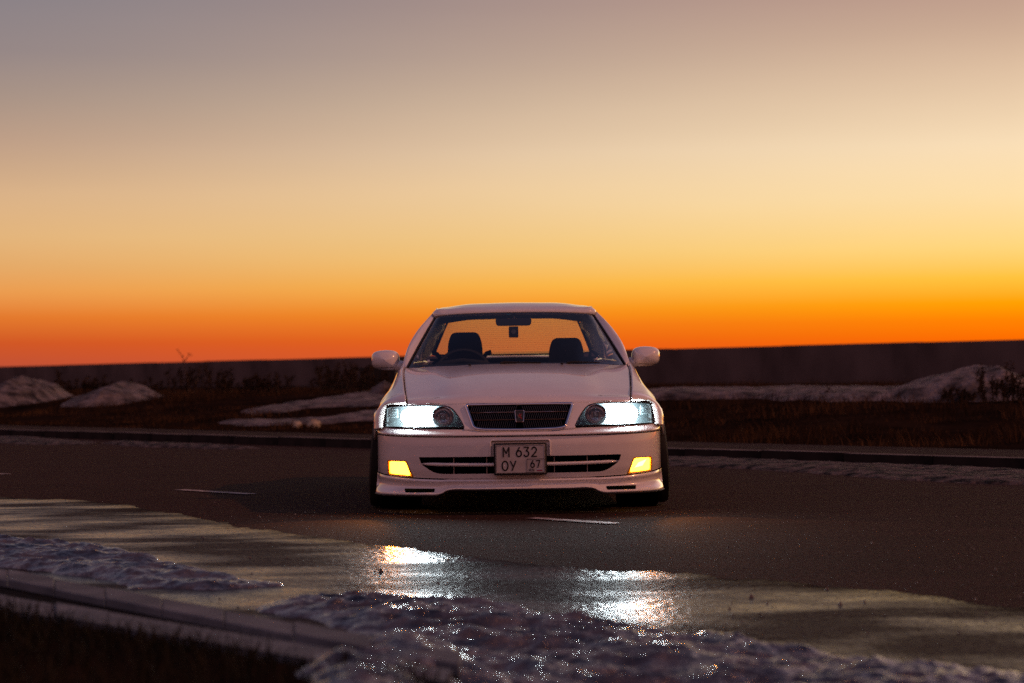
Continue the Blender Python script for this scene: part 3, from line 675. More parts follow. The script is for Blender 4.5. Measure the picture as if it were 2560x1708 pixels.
# ---- bumper with its air intake, fog lamp pockets and number plate recess
bz = [.214, .235, .26, .30, .34, .38, .42, .445, .458]
def zb(x, z):                                # the lower seam climbs towards the wheels
    k = (abs(x)/.858)**4; return z + (.030*k if z < .23 else .022*k if z < .25 else .012*k if z < .28 else 0) + (.012*k if z > .44 else 0)
rows = band(bz, zfun=zb)
for r in rows: r.append((.865, .50, r[-1][2]))
bumper = patch('front_bumper', rows, 60, 26, bodyp, car, sym=True, th=.03)
bake(bumper)
intk = rounded([(-.60, .344), (.60, .344), (.585, .30), (.50, .243), (-.50, .243), (-.585, .30)], [.006, .006, .03, .05, .05, .03])
cut(bumper, prism_xz('cut', intk, -.3, .6, black))
fogo = [(.674, .323), (.790, .323), (.788, .236), (.634, .226)]
for sx in (-1, 1):
    pts = rounded([(sx*a, b) for a, b in fogo], .008); cut(bumper, prism_xz('cut', pts, -.3, .8, black))
cut(bumper, prism_xz('cut', rounded([(-.172, .20), (.172, .20), (.172, .437), (-.172, .437)], .015), -.3, .018, black))
# upper moulding of the bumper
def zt(x, z):
    k = (abs(x)/.858)**4; c = -.010*max(0, 1 - (abs(x)/.33)**4) if z > .49 else 0
    return z + .012*k + c
rows = [[(x, F(x, z) + dy, zt(x, z)) for x in XS] + [(.867, .50, zt(.85, z))] for z, dy in ((.463, .004), (.466, -.010), (.472, -.016), (.479, -.013), (.487, -.005), (.496, .004), (.503, .010), (.508, .03))]
patch('bumper_moulding', rows, 60, 16, bodyp, car, sym=True, th=.012)
# lip spoiler
def lipbot(x):
    x = abs(x)
    return float(np.interp(x, [0, .41, .425, .475, .49, .87], [.153, .152, .150, .124, .121, .118]))
LX = [0, .15, .3, .405, .43, .47, .50, .56, .62, .68, .73, .77, .80, .825, .845, .862]
rows = []
for tt, dy in ((0, .002), (.12, -.004), (.3, .012), (.5, .016), (.68, .0), (.82, -.022), (.93, -.034), (1, -.030)):
    r = []
    for x in LX:
        top = zb(x, .2105) - .0035; z = top + (lipbot(x) - top)*tt
        kx = 1 + .018*tt*(abs(x)/.86)**6
        r.append((x*kx, plan(x) + .012 + dy, z))
    r.append((.868 + .010*tt, .50, top + .0 + (lipbot(.87) - top)*tt)); rows.append(r)
lip = patch('lip_spoiler', rows, 90, 22, bodyp, car, sym=True, th=.018, flip=True); bake(lip)
for sx in (-1, 1):
    cut(lip, prism_xz('cut', rounded([(sx*.505, .157), (sx*.69, .157), (sx*.685, .134), (sx*.51, .136)], .006), -.3, .6, black))
tube('lip_edge', [(x*1.018, plan(x) - .012, lipbot(x) - .004) for x in np.linspace(-.862, .862, 120)], .006, black, car, n=6)
# dark inside: radiator area, underbody
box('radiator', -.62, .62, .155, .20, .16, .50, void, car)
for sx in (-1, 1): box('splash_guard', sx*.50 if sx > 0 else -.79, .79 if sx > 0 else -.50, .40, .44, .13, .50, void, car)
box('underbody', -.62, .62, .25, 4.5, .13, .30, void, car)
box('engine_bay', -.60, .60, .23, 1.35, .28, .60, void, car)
# intake bars
for sx in (-1, 1):
    xs = np.linspace(.155, .59, 24)
    tube('intake_bar', [(sx*x, plan(x) + .012 + (.02 if x > .57 else 0), .296 + .008*(x/.59)**3) for x in xs], [.0105*(1 if x < .52 else 1 - (x-.52)/.11) for x in xs], bodyp, car, n=10, sec=(1, 1.2))
    box('bar_bracket', *sorted((sx*.150, sx*.165)), .018, .05, .288, .304, silver, car, b=.002)
    for x in (.20, .395): box('intake_rib', *sorted((sx*x, sx*x + .004)), .085, .10, .235, .35, silver, car)
box('intake_mesh', -.60, .60, .12, .125, .29, .2925, black, car)

# fog lamps
def fog(sx):
    f = prism_xz('fog_lamp', rounded([(sx*a, b) for a, b in ((.683, .315), (.781, .315), (.779, .242), (.652, .234))], .014), lambda a, b: F(a, b) + .020, lambda a, b: F(a, b) + .030, fogm, car)
    rim = rounded([(sx*a, b) for a, b in ((.675, .322), (.789, .322), (.787, .237), (.6355, .227))], .009)
    amb = glass('amber_lens', (1.0, .86, .42), haze=.20, hazecol=(1, .42, .03)) if 'amber_lens' not in bpy.data.materials else bpy.data.materials['amber_lens']
    prism_xz('lens', rim, lambda a, b: F(a, b) + .008, lambda a, b: F(a, b) + .011, amb, f)
    tube('rim', [(a, F(a, b) + .006, b) for a, b in rim], .0065, bpy.data.materials.get('amber_rim') or mat('amber_rim', (.55, .22, .02), .3), f, n=6, closed=True)
    ld = bpy.data.lights.new('fog_beam', 'SPOT'); ld.energy = 26; ld.color = (1, .30, .03); ld.spot_size = R(62); ld.spot_blend = .4; ld.shadow_soft_size = .03
    lo = bpy.data.objects.new('fog_beam', ld); C.objects.link(lo); lo.parent = car; lo.location = (sx*.735, .13, .27)
    lo.rotation_euler = Vector((sx*.45, -1, -.02)).to_track_quat('-Z', 'Y').to_euler()
    return f
for sx in (-1, 1): fog(sx)

# number plate
pl = box('licence_plate', -.1450, .1450, -.026, -.022, .245, .412, platem, car, b=.0015)
box('plate_frame', -.156, .156, -.022, .018, .234, .422, black, pl, b=.008)
tube('plate_border', [(a, -.0268, b) for a, b in rounded([(-.1415, .2485), (.1415, .2485), (.1415, .4085), (-.1415, .4085)], .006)], .0010, ink, pl, n=4, closed=True)
tube('plate_border', [(a, -.0268, b) for a, b in rounded([(.038, .2495), (.1412, .2495), (.1412, .328), (.038, .328)], .006)], .0012, ink, pl, n=4, closed=True)
tube('plate_recess_rim', [(a, F(a, b) - .002, b) for a, b in [(-.176, .35)] + rounded([(-.176, .30), (-.176, .440), (.176, .440), (.176, .30)], .018, 7)[7:21] + [(.176, .35)]], .006, bodyp, car, n=8)
def stroke_text(s, x, z, h, wf, r, parent, name='lettering'):
    """number plate glyphs drawn as strokes, raised 1 mm"""
    def arc(cx, cz, rx, rz, a0, a1, n=14): return [(cx + rx*math.cos(R(a)), cz + rz*math.sin(R(a))) for a in np.linspace(a0, a1, n)]
    Gl = {'M': [[(0, 0), (0, 1), (.36, .38), (.72, 1), (.72, 0)]],
          '6': [arc(.34, .32, .31, .32, 0, 360, 24), [(.05, .42)] + [(.08 + .0*q, .5) for q in (0,)] + [(.14, .62), (.42, 1)]],
          '3': [[(.04, 1), (.60, 1), (.30, .60)] + arc(.30, .31, .30, .31, 85, -155, 18)],
          '2': [arc(.32, .70, .29, .30, 165, -20, 14) + [(.52, .48), (.03, 0), (.64, 0)]],
          'O': [arc(.38, .5, .36, .5, 0, 360, 28)], 'Y': [[(0, 1), (.34, .36)], [(.68, 1), (.20, 0)]],
          '7': [[(.02, 1), (.62, 1), (.26, 0)]],
          'R': [[(0, 0), (0, 1), (.34, 1)] + arc(.34, .75, .24, .25, 90, -90, 10) + [(0, .5)], [(.34, .5), (.60, 0)]],
          'U': [[(0, 1), (0, .30)] + arc(.30, .30, .30, .30, 180, 360, 12) + [(.60, 1)]],
          'S': [arc(.30, .75, .27, .25, 20, 180, 9) + arc(.30, .75, .27, .25, 180, 260, 5) + arc(.30, .25, .28, .25, 80, -160, 14)], ' ': []}
    adv = {'M': .72, ' ': .05, 'O': .74, 'Y': .68, 'R': .58, 'U': .60, 'S': .58}
    for ch in s:
        if ch in Gl and Gl[ch]:
            bm = bmesh.new()
            for ln in Gl[ch]:
                P = [np.array((x + a*h*wf, z + b*h)) for a, b in ln]
                for a, b in zip(P[:-1], P[1:]):
                    d = b - a; L_ = np.linalg.norm(d)
                    if L_ < 1e-7: continue
                    d = d/L_; n_ = np.array((-d[1], d[0]))*r; e = d*r*.55
                    q = [a - e + n_, a - e - n_, b + e - n_, b + e + n_]
                    v = [bm.verts.new((p[0], -.0272, p[1])) for p in q] + [bm.verts.new((p[0], -.0255, p[1])) for p in q]
                    for f in ((0, 1, 2, 3), (0, 4, 5, 1), (1, 5, 6, 2), (2, 6, 7, 3), (3, 7, 4, 0)): bm.faces.new([v[i] for i in f])
            me = bpy.data.meshes.new(name); bm.to_mesh(me); bm.free(); me.materials.append(ink)
            o = bpy.data.objects.new(name, me); C.objects.link(o); o.parent = parent
            o.location.y = -.00005 * (len(bpy.data.objects) % 7)
        x += (adv.get(ch, .64))*h*wf + (r*2 + .0075*h/.056 if ch != ' ' else .012)
    return x
stroke_text('M', -.100, .343, .054, .86, .0040, pl); stroke_text('632', -.024, .343, .054, .86, .0040, pl)
stroke_text('OY', -.108, .263, .054, .86, .0040, pl); stroke_text('67', .060, .2785, .040, .82, .0034, pl); stroke_text('RUS', .0505, .2565, .0135, .95, .0010, pl)
for i, (c_) in enumerate(((.6, .58, .56), (.03, .04, .22), (.4, .03, .03))):
    box('flag_stripe', .097, .127, -.0268, -.025, .2655 - .0042*(i) , .2697 - .0042*(i), mat('flag_colour', c_, .5), pl)

# ---- headlights
def bot(s): return (.330 + .472*s, .5175 + .004*s)
def top(s):
    xs = np.array([.330, .352, .375, .395, .415, .45, .55, .70, .785, .802]); zs = np.array([.5175, .563, .598, .622, .636, .6445, .647, .644, .640, .628])
    k = .0 + s; x = .330 + .472*k; 
    return x, float(np.interp(x, xs, zs))
def headlight(sx):
    h = empty('headlight', (0, 0, 0), car)
    # cover
    S_ = np.concatenate([np.linspace(0, .25, 14), np.linspace(.25, 1, 24)[1:]]); rows_b, rows_t = [], []
    vs = []; nv = 10
    for v in np.linspace(0, 1, nv):
        for s in S_:
            (x0, z0), (x1, z1) = bot(s), top(s); z = z0 + (z1 - z0)*v
            vs.append((sx*x0, F(x0, z) - .004, z))
    nu = len(S_)
    cov = mk('lens', vs, grid_faces(nu, nv, flip=sx < 0), lensglass, h)
    # housing shell: rim wall and back
    out = [bot(s) for s in S_] + [top(s) for s in S_[::-1]][:-1]
    n = len(out); vs = [(sx*a, F(a, b) + .002, b) for a, b in out] + [(sx*(.33 + (a-.33)*.97), F(a, b) + .10, .58 + (b-.58)*.92) for a, b in out]
    fs = [(i, i+n, (i+1) % n + n, (i+1) % n) for i in range(n)]; fs = [f if sx > 0 else f[::-1] for f in fs]
    nb = len(S_)
    fs += [(n+i, n+i+1, n + n-1-i-1 + (1 if False else 0), n + (n-i) % n) if i else (n+i, n+i+1, n+n-1) for i in range(nb-1)]
    hs = mk('housing', vs, fs, housing, h, smooth=False)
    # dark gasket
    tube('gasket', [(sx*a, F(a, b) + .001, b) for a, b in out], .0042, black, h, n=6, closed=True)
    def bowl(name, cx, cz, rx, rz, depth, m, y0, ring=None):
        vs = []; seg = 36; lv = 8
        for l in range(lv):
            t_ = l/(lv-1)
            for q in range(seg):
                a = 2*math.pi*q/seg; ca, sa = math.cos(a), math.sin(a)
                rr = math.sin(t_*math.pi/2)**.8 if l else .0001
                vs.append((cx + rx*rr*ca, y0 + depth*(1 - t_**2), cz + rz*rr*np.sign(sa)*abs(sa)**.9))
        fs = [(l*seg+q, (l+1)*seg+q, (l+1)*seg+(q+1) % seg, l*seg+(q+1) % seg) for l in range(lv-1) for q in range(seg)]
        return mk(name, vs, fs, m, h)
    y = F(.61, .58)
    bowl('low_beam', sx*.618, .581, .090, .0605, .03, beam, y + .035)
    tube('beam_ring', [(sx*.618 + .094*math.cos(a), y + .02 + .03*(sx*math.cos(a)), .581 + .0600*math.sin(a)) for a in np.linspace(0, 2*math.pi, 40)[:-1]], .003, chrome, h, n=6, closed=True)
    y2 = F(.45, .58)
    bowl('high_beam', sx*.455, .579, .060, .058, .07, chrome, y2 + .012)
    tube('beam_ring', [(sx*.455 + .0635*math.cos(a), y2 + .010 + .01*(sx*math.cos(a)), .579 + .0605*math.sin(a)) for a in np.linspace(0, 2*math.pi, 40)[:-1]], .0028, chrome, h, n=6, closed=True)
    lathe('bulb', [(0, .0001), (0, .010), (.02, .012), (.045, .010), (.05, .0001)], mat('bulb_glass', (.5, .55, .6), .1, metal=.8), h, seg=14, axis='y', loc=(sx*.455, y2 + .018, .579))
    for kx in (-.022, .022): box('reflector_facet', sx*.455 + kx - .006, sx*.455 + kx + .006, y2 + .030, y2 + .034, .560, .598, chrome, h)
    # corner: ribbed indicator
    yi = F(.77, .58)
    for q in range(7):
        x = .728 + q*.0095
        box('indicator_rib', *sorted((sx*x, sx*(x+.006))), F(x, .58) + .03, F(x, .58) + .045, .575, .628, mat('rib_plastic', (.12, .15, .16), .3, metal=.3) if q == 0 and sx < 0 else bpy.data.materials['rib_plastic'], h)
    prism_xz('indicator_fin', [(sx*.735, .570), (sx*.798, .548), (sx*.790, .528)], lambda a, b: F(a, b) + .012, lambda a, b: F(a, b) + .03, black, h)
    ld = bpy.data.lights.new('head_beam', 'SPOT'); ld.energy = 1.2; ld.color = (.82, .94, 1); ld.spot_size = R(50); ld.spot_blend = .6; ld.shadow_soft_size = .05
    lo = bpy.data.objects.new('head_beam', ld); C.objects.link(lo); lo.parent = car; lo.location = (sx*.618, y - .02, .58)
    lo.rotation_euler = Vector((0, -1, -.22)).to_track_quat('-Z', 'Y').to_euler()
for sx in (-1, 1): headlight(sx)

# ---- grille
gr_o = [(-.318, .648), (.318, .648), (.270, .512), (.22, .503), (0, .4985), (-.22, .503), (-.270, .512)]
gout = rounded(gr_o, [.016, .016, .02, .05, .1, .05, .02])
GY = lambda a, b: F(a, b) - .006
grille = tube('grille', [(a, GY(a, b), b) for a, b in gout], .0085, chrome, car, n=8, closed=True, sec=(1, .8))
gi = [(a*.965, .576 + (b - .576)*.92) for a, b in gout]
prism_xz('grille_backing', gi, lambda a, b: GY(a, b) + .030, lambda a, b: GY(a, b) + .035, void, grille)
slm = mat('grille_slat', (.035, .033, .033), .3, spec=.6)
sl_vs = []; sl_fs = []
for row, (z0, z1) in enumerate(((.605, .638), (.562, .599), (.512, .556))):
    half = .318 - (.648 - z0)*.353 - .018
    for side in (-1, 1):
        x = .016
        while x < half:
            k = len(sl_vs); xa, xb = side*(x + (0 if row % 2 else .012)), side*(x + (.012 if row % 2 else 0))
            for (xx, z) in ((xa, z0), (xb, z1)):
                for dx in (-.0016, .0016):
                    for dy in (.008, .026): sl_vs.append((xx + dx, GY(xx, z) + dy, z))
            sl_fs += [(k, k+2, k+6, k+4), (k, k+4, k+5, k+1), (k+2, k+3, k+7, k+6), (k+1, k+5, k+7, k+3)]
            x += .0125
mk('grille_mesh', sl_vs, sl_fs, slm, grille, smooth=False)['kind'] = 'stuff'
for z, hw in ((.6015, .285), (.5585, .268)):
    tube('grille_bar', [(x, GY(x, z) + .004, z) for x in np.linspace(-hw, hw, 40)], .0032, chrome, grille, n=6)
em = prism_xz('emblem', rounded([(-.028, .612), (.028, .612), (.022, .545), (-.022, .545)], .008), lambda a, b: GY(a, b) - .012, lambda a, b: GY(a, b) + .006, ink, grille)
tube('emblem_rim', [(a, GY(a, b) - .013, b) for a, b in rounded([(-.028, .612), (.028, .612), (.022, .545), (-.022, .545)], .008)], .0022, chrome, grille, n=6, closed=True)
redm = mat('emblem_red', (.35, .02, .03), .4); bm = bmesh.new()
for i, (an, l_) in enumerate(((100, .021), (60, .019), (20, .020), (150, .018), (200, .017), (250, .020), (300, .024), (330, .018))):
    a = R(an); d = Vector((math.cos(a), 0, math.sin(a))); s_ = Vector((-d.z, 0, d.x))*.0035; c = Vector((0, GY(0, .579) - .0145, .579))
    bm.faces.new([bm.verts.new(c + s_), bm.verts.new(c + d*l_), bm.verts.new(c - s_)])
me = bpy.data.meshes.new('emblem_star'); bm.to_mesh(me); bm.free(); me.materials.append(silver); o = bpy.data.objects.new('emblem_star', me); C.objects.link(o); o.parent = grille; solid(o, .002)
bm = bmesh.new()
for p in ([(-.008, .582), (.0, .592), (.006, .588), (-.002, .576)], [(-.002, .582), (.006, .580), (.015, .563), (.008, .562)], [(.0, .588), (.012, .594), (.010, .585), (.003, .582)]):
    bm.faces.new([bm.verts.new((a, GY(0, .579) - .0172, b)) for a, b in p])
me = bpy.data.meshes.new('emblem_bird'); bm.to_mesh(me); bm.free(); me.materials.append(redm); o = bpy.data.objects.new('emblem_bird', me); C.objects.link(o); o.parent = grille; solid(o, .002)
# nose panels between grille and lamps
for sx in (-1, 1):
    rows = []
    for z in (.503, .53, .56, .59, .615, .64, .6535):
        xi = max(.270 + (z - .512)*.353, .255) - .006; xo = float(np.interp(z, [.5175, .563, .598, .622, .636, .6445, .66], [.328, .350, .373, .393, .413, .448, .70]))
        if z > .65: xo = .55
        rows.append([(xi + (xo - xi)*t_, F(xi + (xo-xi)*t_, z) + .000, z) for t_ in (0, .33, .66, 1)])
    side_patch('nose_panel', rows, 14, 16, bodyp, car, sx, th=.01)

# ---- bonnet
GAPY = [.235, .45, .7, 1.0, 1.3, 1.52]; GAPX = [.672, .688, .704, .722, .735, .738]; GAPZ = [.655, .700, .748, .802, .855, .884]
def gap(y): return float(np.interp(y, GAPY, GAPX)), float(np.interp(y, GAPY, GAPZ))
def hoodz(y): return float(np.interp(y, [.09, .14, .22, .4, .7, 1.0, 1.35, 1.6], [.656, .690, .722, .768, .825, .868, .899, .91]))
rows = []
front = [(0, F(0, .656), .6565), (.16, F(.16, .656), .6565), (.30, F(.3, .656), .656), (.40, F(.4, .65) + .0, .653), (.52, F(.52, .65), .6535), (.62, F(.62, .65), .653), (.668, F(.668, .65), .652)]
rows.append(front)
rows.append([(x, y + .022, z + .016) for x, y, z in front])
for f_ in (.10, .24, .42, .62, .82, 1.0):
    r = []
    yc = .10 + f_*1.25
    for x in (0, .16, .30, .42, .54, .64, None):
        yb = 1.345 + .19*(.5 if x is None else 0) + (.19*(min(x, .72)/.735)**2.2 if x is not None else .095)
        y0 = F(x if x is not None else .668, .655) + .03; y = y0 + (yb - y0)*f_
        gx, gz = gap(y)
        if x is None: r.append((gx - .003, y, gz - .001)); continue
        zc = hoodz(.10 + f_*1.25); k = x/.70
        z = zc + (gz - zc)*(k**2.6) + .006*math.exp(-((x - .33 - .25*f_)/.07)**2)*(1 - f_*.3) - .003*math.exp(-((x - .47 - .2*f_)/.08)**2)
        r.append((x*gx/.72 if x > .5 else x, y, z))
    rows.append(r)
bonnet = patch('bonnet', rows, 56, 56, bodyp, car, sym=True, th=.012, angle=60)
for x in (-.305, .295): box('washer_nozzle', x - .009, x + .009, 1.25, 1.275, .888, .900, black, car, b=.003)

# ---- wings, doors, quarters
def sect(y):
    """upper control points of the side at station y, top to widest"""
    gy = [.5, .8, 1.1, 1.45, 2.0, 3.4, 4.0, 4.45, 4.68]
    f = lambda *v: float(np.interp(y, gy, v))
    g = gap(y) if y < 1.5 else (f(.692, .71, .727, .738, .748, .735, .70, .66, .60), f(.7, .76, .82, .884, .905, .93, .945, .93, .91))
    P1 = (f(.735, .752, .757, .759, .768, .755, .73, .69, .64), f(.692, .742, .800, .856, .880, .90, .91, .90, .88))
    P2 = (f(.788, .804, .795, .788, .795, .79, .775, .74, .69), f(.670, .704, .744, .795, .82, .83, .83, .82, .80))
    P3 = (f(.830, .846, .838, .826, .828, .828, .82, .79, .74), f(.632, .648, .680, .71, .73, .73, .73, .72, .71))
    P4 = (f(.856, .874, .872, .864, .866, .866, .862, .84, .79), f(.588, .600, .60, .62, .62, .62, .62, .62, .62))
    return [g, P1, P2, P3, P4]
AX_F, AX_R, AR, AZ = .86, 3.59, .325, .290
def lower(y, z):
    wx = float(np.interp(y, [.5, .8, 1.2, 4.0, 4.45, 4.68], [.864, .878, .868, .868, .845, .80]))
    lip_ = max(0, 1 - abs(math.hypot(y - AX_F, z - AZ) - AR)/.05)*.006 + max(0, 1 - abs(math.hypot(y - AX_R, z - AZ) - AR)/.05)*.006
    return wx - (.02*((.45 - z)/.25)**2 if z < .45 else 0) + lip_
def zlow(y):
    z = .50 if y < AX_F - .3 else .185
    if y > 4.15: z = .24
    for ax in (AX_F, AX_R):
        if abs(y - ax) < AR: z = max(z, AZ + math.sqrt(AR**2 - (y - ax)**2))
    return z
def side_rows(ys, first=None):
    rows = [] if first is None else [first]
    for y in ys:
        zl = zlow(y); top_ = sect(y); r = [(a, y, b) for a, b in top_ if b > zl + .012]
        z4 = r[-1][2]
        for q in (.33, .66, 1.0):
            z = z4 + (zl - z4)*q; r.append((lower(y, z) if z < .60 else r[-1][0] + .002, y, z))
        rows.append(r)
    return rows
def side_panel(name, ys, sx, first=None, th=.02):
    A = np.array([crv(r, 40) for r in side_rows(ys, first)])
    A = A.copy(); A[..., 0] *= sx; nv_, nu2 = A.shape[:2]
    o = mk(name, A.reshape(-1, 3), grid_faces(nu2, nv_, flip=sx > 0), bodyp, car, angle=45); return solid(o, th)
FW = [(.675, F(.675, .65), .651), (.71, F(.71, .65), .652), (.75, F(.75, .65), .651), (.782, F(.782, .645), .648), (.801, F(.8, .63) + .002, .634), (.8075, F(.805, .6), .60), (.812, F(.81, .56), .56), (.817, F(.815, .51), .514)]
for sx in (-1, 1):
    ys = [.45, .50, .53] + list(np.arange(.55, 1.24, .02)) + [1.26, 1.35, 1.42, 1.49]
    side_panel('front_wing', ys, sx, first=FW)
    side_panel('front_door', list(np.linspace(1.496, 2.50, 14)), sx)
    side_panel('rear_door', list(np.linspace(2.506, 3.26, 12)), sx)
    side_panel('rear_quarter', [3.266, 3.27] + list(np.arange(3.28, 3.94, .02)) + [3.96, 4.1, 4.2, 4.3, 4.45, 4.58, 4.68], sx)
    for y in (2.30, 3.10):
        tube('door_handle', [(sx*(.845 + q[0]), y + q[1], .70) for q in ((-.01, 0), (.012, .02), (.014, .09), (-.01, .12))], .010, bodyp, car, n=8)
    # indicator repeater on the wing edge / arch liner
    lathe('arch_liner', [(sx*.62, .05), (sx*.62, AR + .0), (sx*.855, AR + .002)], void, car, seg=40, loc=(0, AX_F, AZ))
    lathe('arch_liner', [(sx*.62, .05), (sx*.62, AR + .0), (sx*.855, AR + .002)], void, car, seg=40, loc=(0, AX_R, AZ))

# ---- glasshouse
WB = [(0, 1.335, .892), (.25, 1.352, .891), (.45, 1.395, .889), (.60, 1.455, .886), (.68, 1.51, .884), (.722, 1.555, .884)]
WM = [(0, 1.70, 1.085), (.23, 1.712, 1.083), (.41, 1.745, 1.078), (.54, 1.79, 1.070), (.605, 1.825, 1.063), (.640, 1.865, 1.057)]
WTp = [(0, 2.10, 1.262), (.20, 2.108, 1.261), (.36, 2.125, 1.256), (.47, 2.15, 1.249), (.53, 2.172, 1.241), (.553, 2.195, 1.228)]
wrows = [WB, WM, WTp]
patch('windscreen', wrows, 40, 30, windglass, car, sym=True)
# black ceramic border on the glass, 1 mm inside
A = surf(wrows, 60, 60); B = A[:, ::-1].copy(); B[..., 0] *= -1; A = np.concatenate([B[:, :-1], A], 1); nv_, nu2 = A.shape[:2]
def border(A, name, m, wu, wb, wt_, off):
    nv_, nu2 = A.shape[:2]; P = A.copy(); P[..., 1] += off; f = grid_faces(nu2, nv_); keep = []
    for q in f:
        i, j = divmod(q[0], nu2); u_ = min(j, nu2 - 2 - j)/(nu2-1); v_ = i/(nv_-1)
        if u_ < wu or v_ < wb or v_ > 1 - wt_: keep.append(q)
    return mk(name, P.reshape(-1, 3), np.array(keep), m, car)
border(A, 'windscreen_border', black, .018, .03, .035, .004)
# visor band and sticker at the top of the glass
o = patch('windscreen_sticker', [[(-.056, 2.072, 1.243), (-.028, 2.072, 1.243)], [(-.056, 2.09, 1.253), (-.028, 2.09, 1.253)]], 3, 3, mat('sticker_blue', (.02, .16, .22), .5), car)
for sx in (-1, 1):                           # A pillars
    rows = []
    inn = crv(np.array([(a[-1][0], a[-1][1], a[-1][2]) for a in wrows]), 12)
    outr = crv([(.762, 1.64, .885), (.738, 1.72, .985), (.688, 1.92, 1.105), (.620, 2.12, 1.205), (.568, 2.30, 1.264)], 12)
    for k_ in range(12):
        a, b = inn[k_], outr[k_]; mid = (a*.55 + b*.45) + np.array((.014, -.012, .012))
        rows.append([tuple(a + np.array((.004, -.004, .002))), tuple(mid), tuple(b)])
    side_patch('windscreen_pillar', rows, 10, 40, bodyp, car, sx, th=.03)
    tube('windscreen_seal', [(sx*(p[0] + .002), p[1] - .006, p[2] + .002) for p in inn], .006, black, car, n=6)
# roof
def rf(y, zc, zm, ze, xe, zs, xs): return [(0, y, zc), (.18, y + .002, zc - .003), (.34, y + .008, zm), (.46, y + .02, ze + .012), (xe, y + .035, ze), (xs, y + .05, zs)]
rows = [[(p[0]*1.0, p[1] - .003, p[2] + .006) for p in WTp[:-1]] + [(.560, 2.20, 1.236)],
        rf(2.16, 1.294, 1.288, 1.268, .548, 1.250, .566), rf(2.3, 1.322, 1.314, 1.288, .540, 1.262, .568), rf(2.6, 1.346, 1.338, 1.310, .538, 1.268, .580),
        rf(3.0, 1.353, 1.345, 1.316, .538, 1.268, .586), rf(3.4, 1.338, 1.330, 1.300, .538, 1.255, .590), rf(3.62, 1.310, 1.302, 1.276, .535, 1.232, .592)]
patch('roof', rows, 40, 50, bodyp, car, sym=True, th=.03, angle=60)
for sx in (-1, 1): tube('roof_gutter', [(sx*.545, 2.24, 1.272), (sx*.546, 2.4, 1.299), (sx*.547, 2.7, 1.311), (sx*.547, 3.1, 1.314), (sx*.545, 3.5, 1.294)], .006, bodyp, car, n=6)
# rear window
RT = [(0, 3.64, 1.285), (.20, 3.63, 1.283), (.36, 3.61, 1.274), (.46, 3.59, 1.262), (.505, 3.575, 1.240)]
RB = [(0, 4.26, .985), (.25, 4.24, .985), (.46, 4.19, .988), (.58, 4.12, .992), (.635, 4.07, 1.0)]
RMi = [(0, 3.96, 1.15), (.23, 3.945, 1.148), (.41, 3.915, 1.142), (.52, 3.87, 1.135), (.572, 3.84, 1.125)]
patch('rear_window', [RB, RMi, RT], 30, 24, rearglass, car, sym=True, flip=True)
A = surf([RB, RMi, RT], 60, 60); B = A[:, ::-1].copy(); B[..., 0] *= -1; A = np.concatenate([B[:, :-1], A], 1)
border(A, 'rear_window_border', black, .02, .02, .05, -.004)
dl_v = []; 
for k_ in range(5, 56, 3):
    r = A[k_, 5:-5]; tube('defroster_wire', [(p[0], p[1] - .006, p[2]) for p in r[::6]], .0006, black, car, n=3)
for sx in (-1, 1):                           # C pillar, side glass
    rows = [[(p[0], p[1], p[2]), (q[0], q[1], q[2])] for p, q in zip([(.635, 4.07, 1.0), (.572, 3.84, 1.125), (.52, 3.60, 1.24), (.53, 3.57, 1.27)], [(.715, 3.95, .935), (.675, 3.62, 1.08), (.615, 3.42, 1.215), (.600, 3.40, 1.255)])]
    side_patch('rear_pillar', rows, 6, 30, bodyp, car, sx, th=.03)
    rows = [[(.757, 1.66, .90), (.755, 2.5, .915), (.742, 3.3, .935), (.722, 3.84, .945)], [(.700, 1.90, 1.08), (.690, 2.5, 1.09), (.680, 3.2, 1.09), (.678, 3.60, 1.075)], [(.558, 2.32, 1.245), (.566, 2.6, 1.256), (.572, 3.1, 1.256), (.578, 3.40, 1.24)]]
    side_patch('side_window', rows, 16, 12, darkglass, car, sx, flip=True)
    tube('door_pillar', [(sx*.75, 2.5, .90), (sx*.675, 2.5, 1.09), (sx*.570, 2.5, 1.25)], .02, black, car, n=6)
# boot lid and tail
rows = [[(x, 4.27 + .0*x, .984 - .02*(x/.6)**2) for x in (0, .2, .4, .6, .68)], [(x, 4.45, .985 - .04*(x/.65)**3) for x in (0, .2, .4, .58, .66)], [(x, 4.66, .965 - .05*(x/.6)**3) for x in (0, .2, .4, .54, .60)], [(x, 4.70, .90 - .03*(x/.6)**3) for x in (0, .2, .4, .54, .60)], [(x, 4.71, .66) for x in (0, .2, .4, .6, .72)], [(x, 4.74, .60) for x in (0, .2, .4, .62, .74)], [(x, 4.74, .25) for x in (0, .2, .4, .62, .76)]]
patch('tail', rows, 20, 40, bodyp, car, sym=True, th=.02, angle=60)
# cowl between bonnet and glass, wipers
patch('cowl', [[(x, y - .03, .872) for x, y, z in WB], [(x, y + .10, .880) for x, y, z in WB]], 20, 4, black, car, sym=True)
tube('wiper', [(.16, 1.36, .904), (.02, 1.365, .905), (-.08, 1.355, .910), (-.105, 1.345, .903)], [.004, .007, .010, .008], black, car, n=6)
tube('wiper', [(.55, 1.43, .898), (.45, 1.40, .902), (.38, 1.385, .905), (.33, 1.375, .900)], [.003, .005, .007, .006], black, car, n=6)

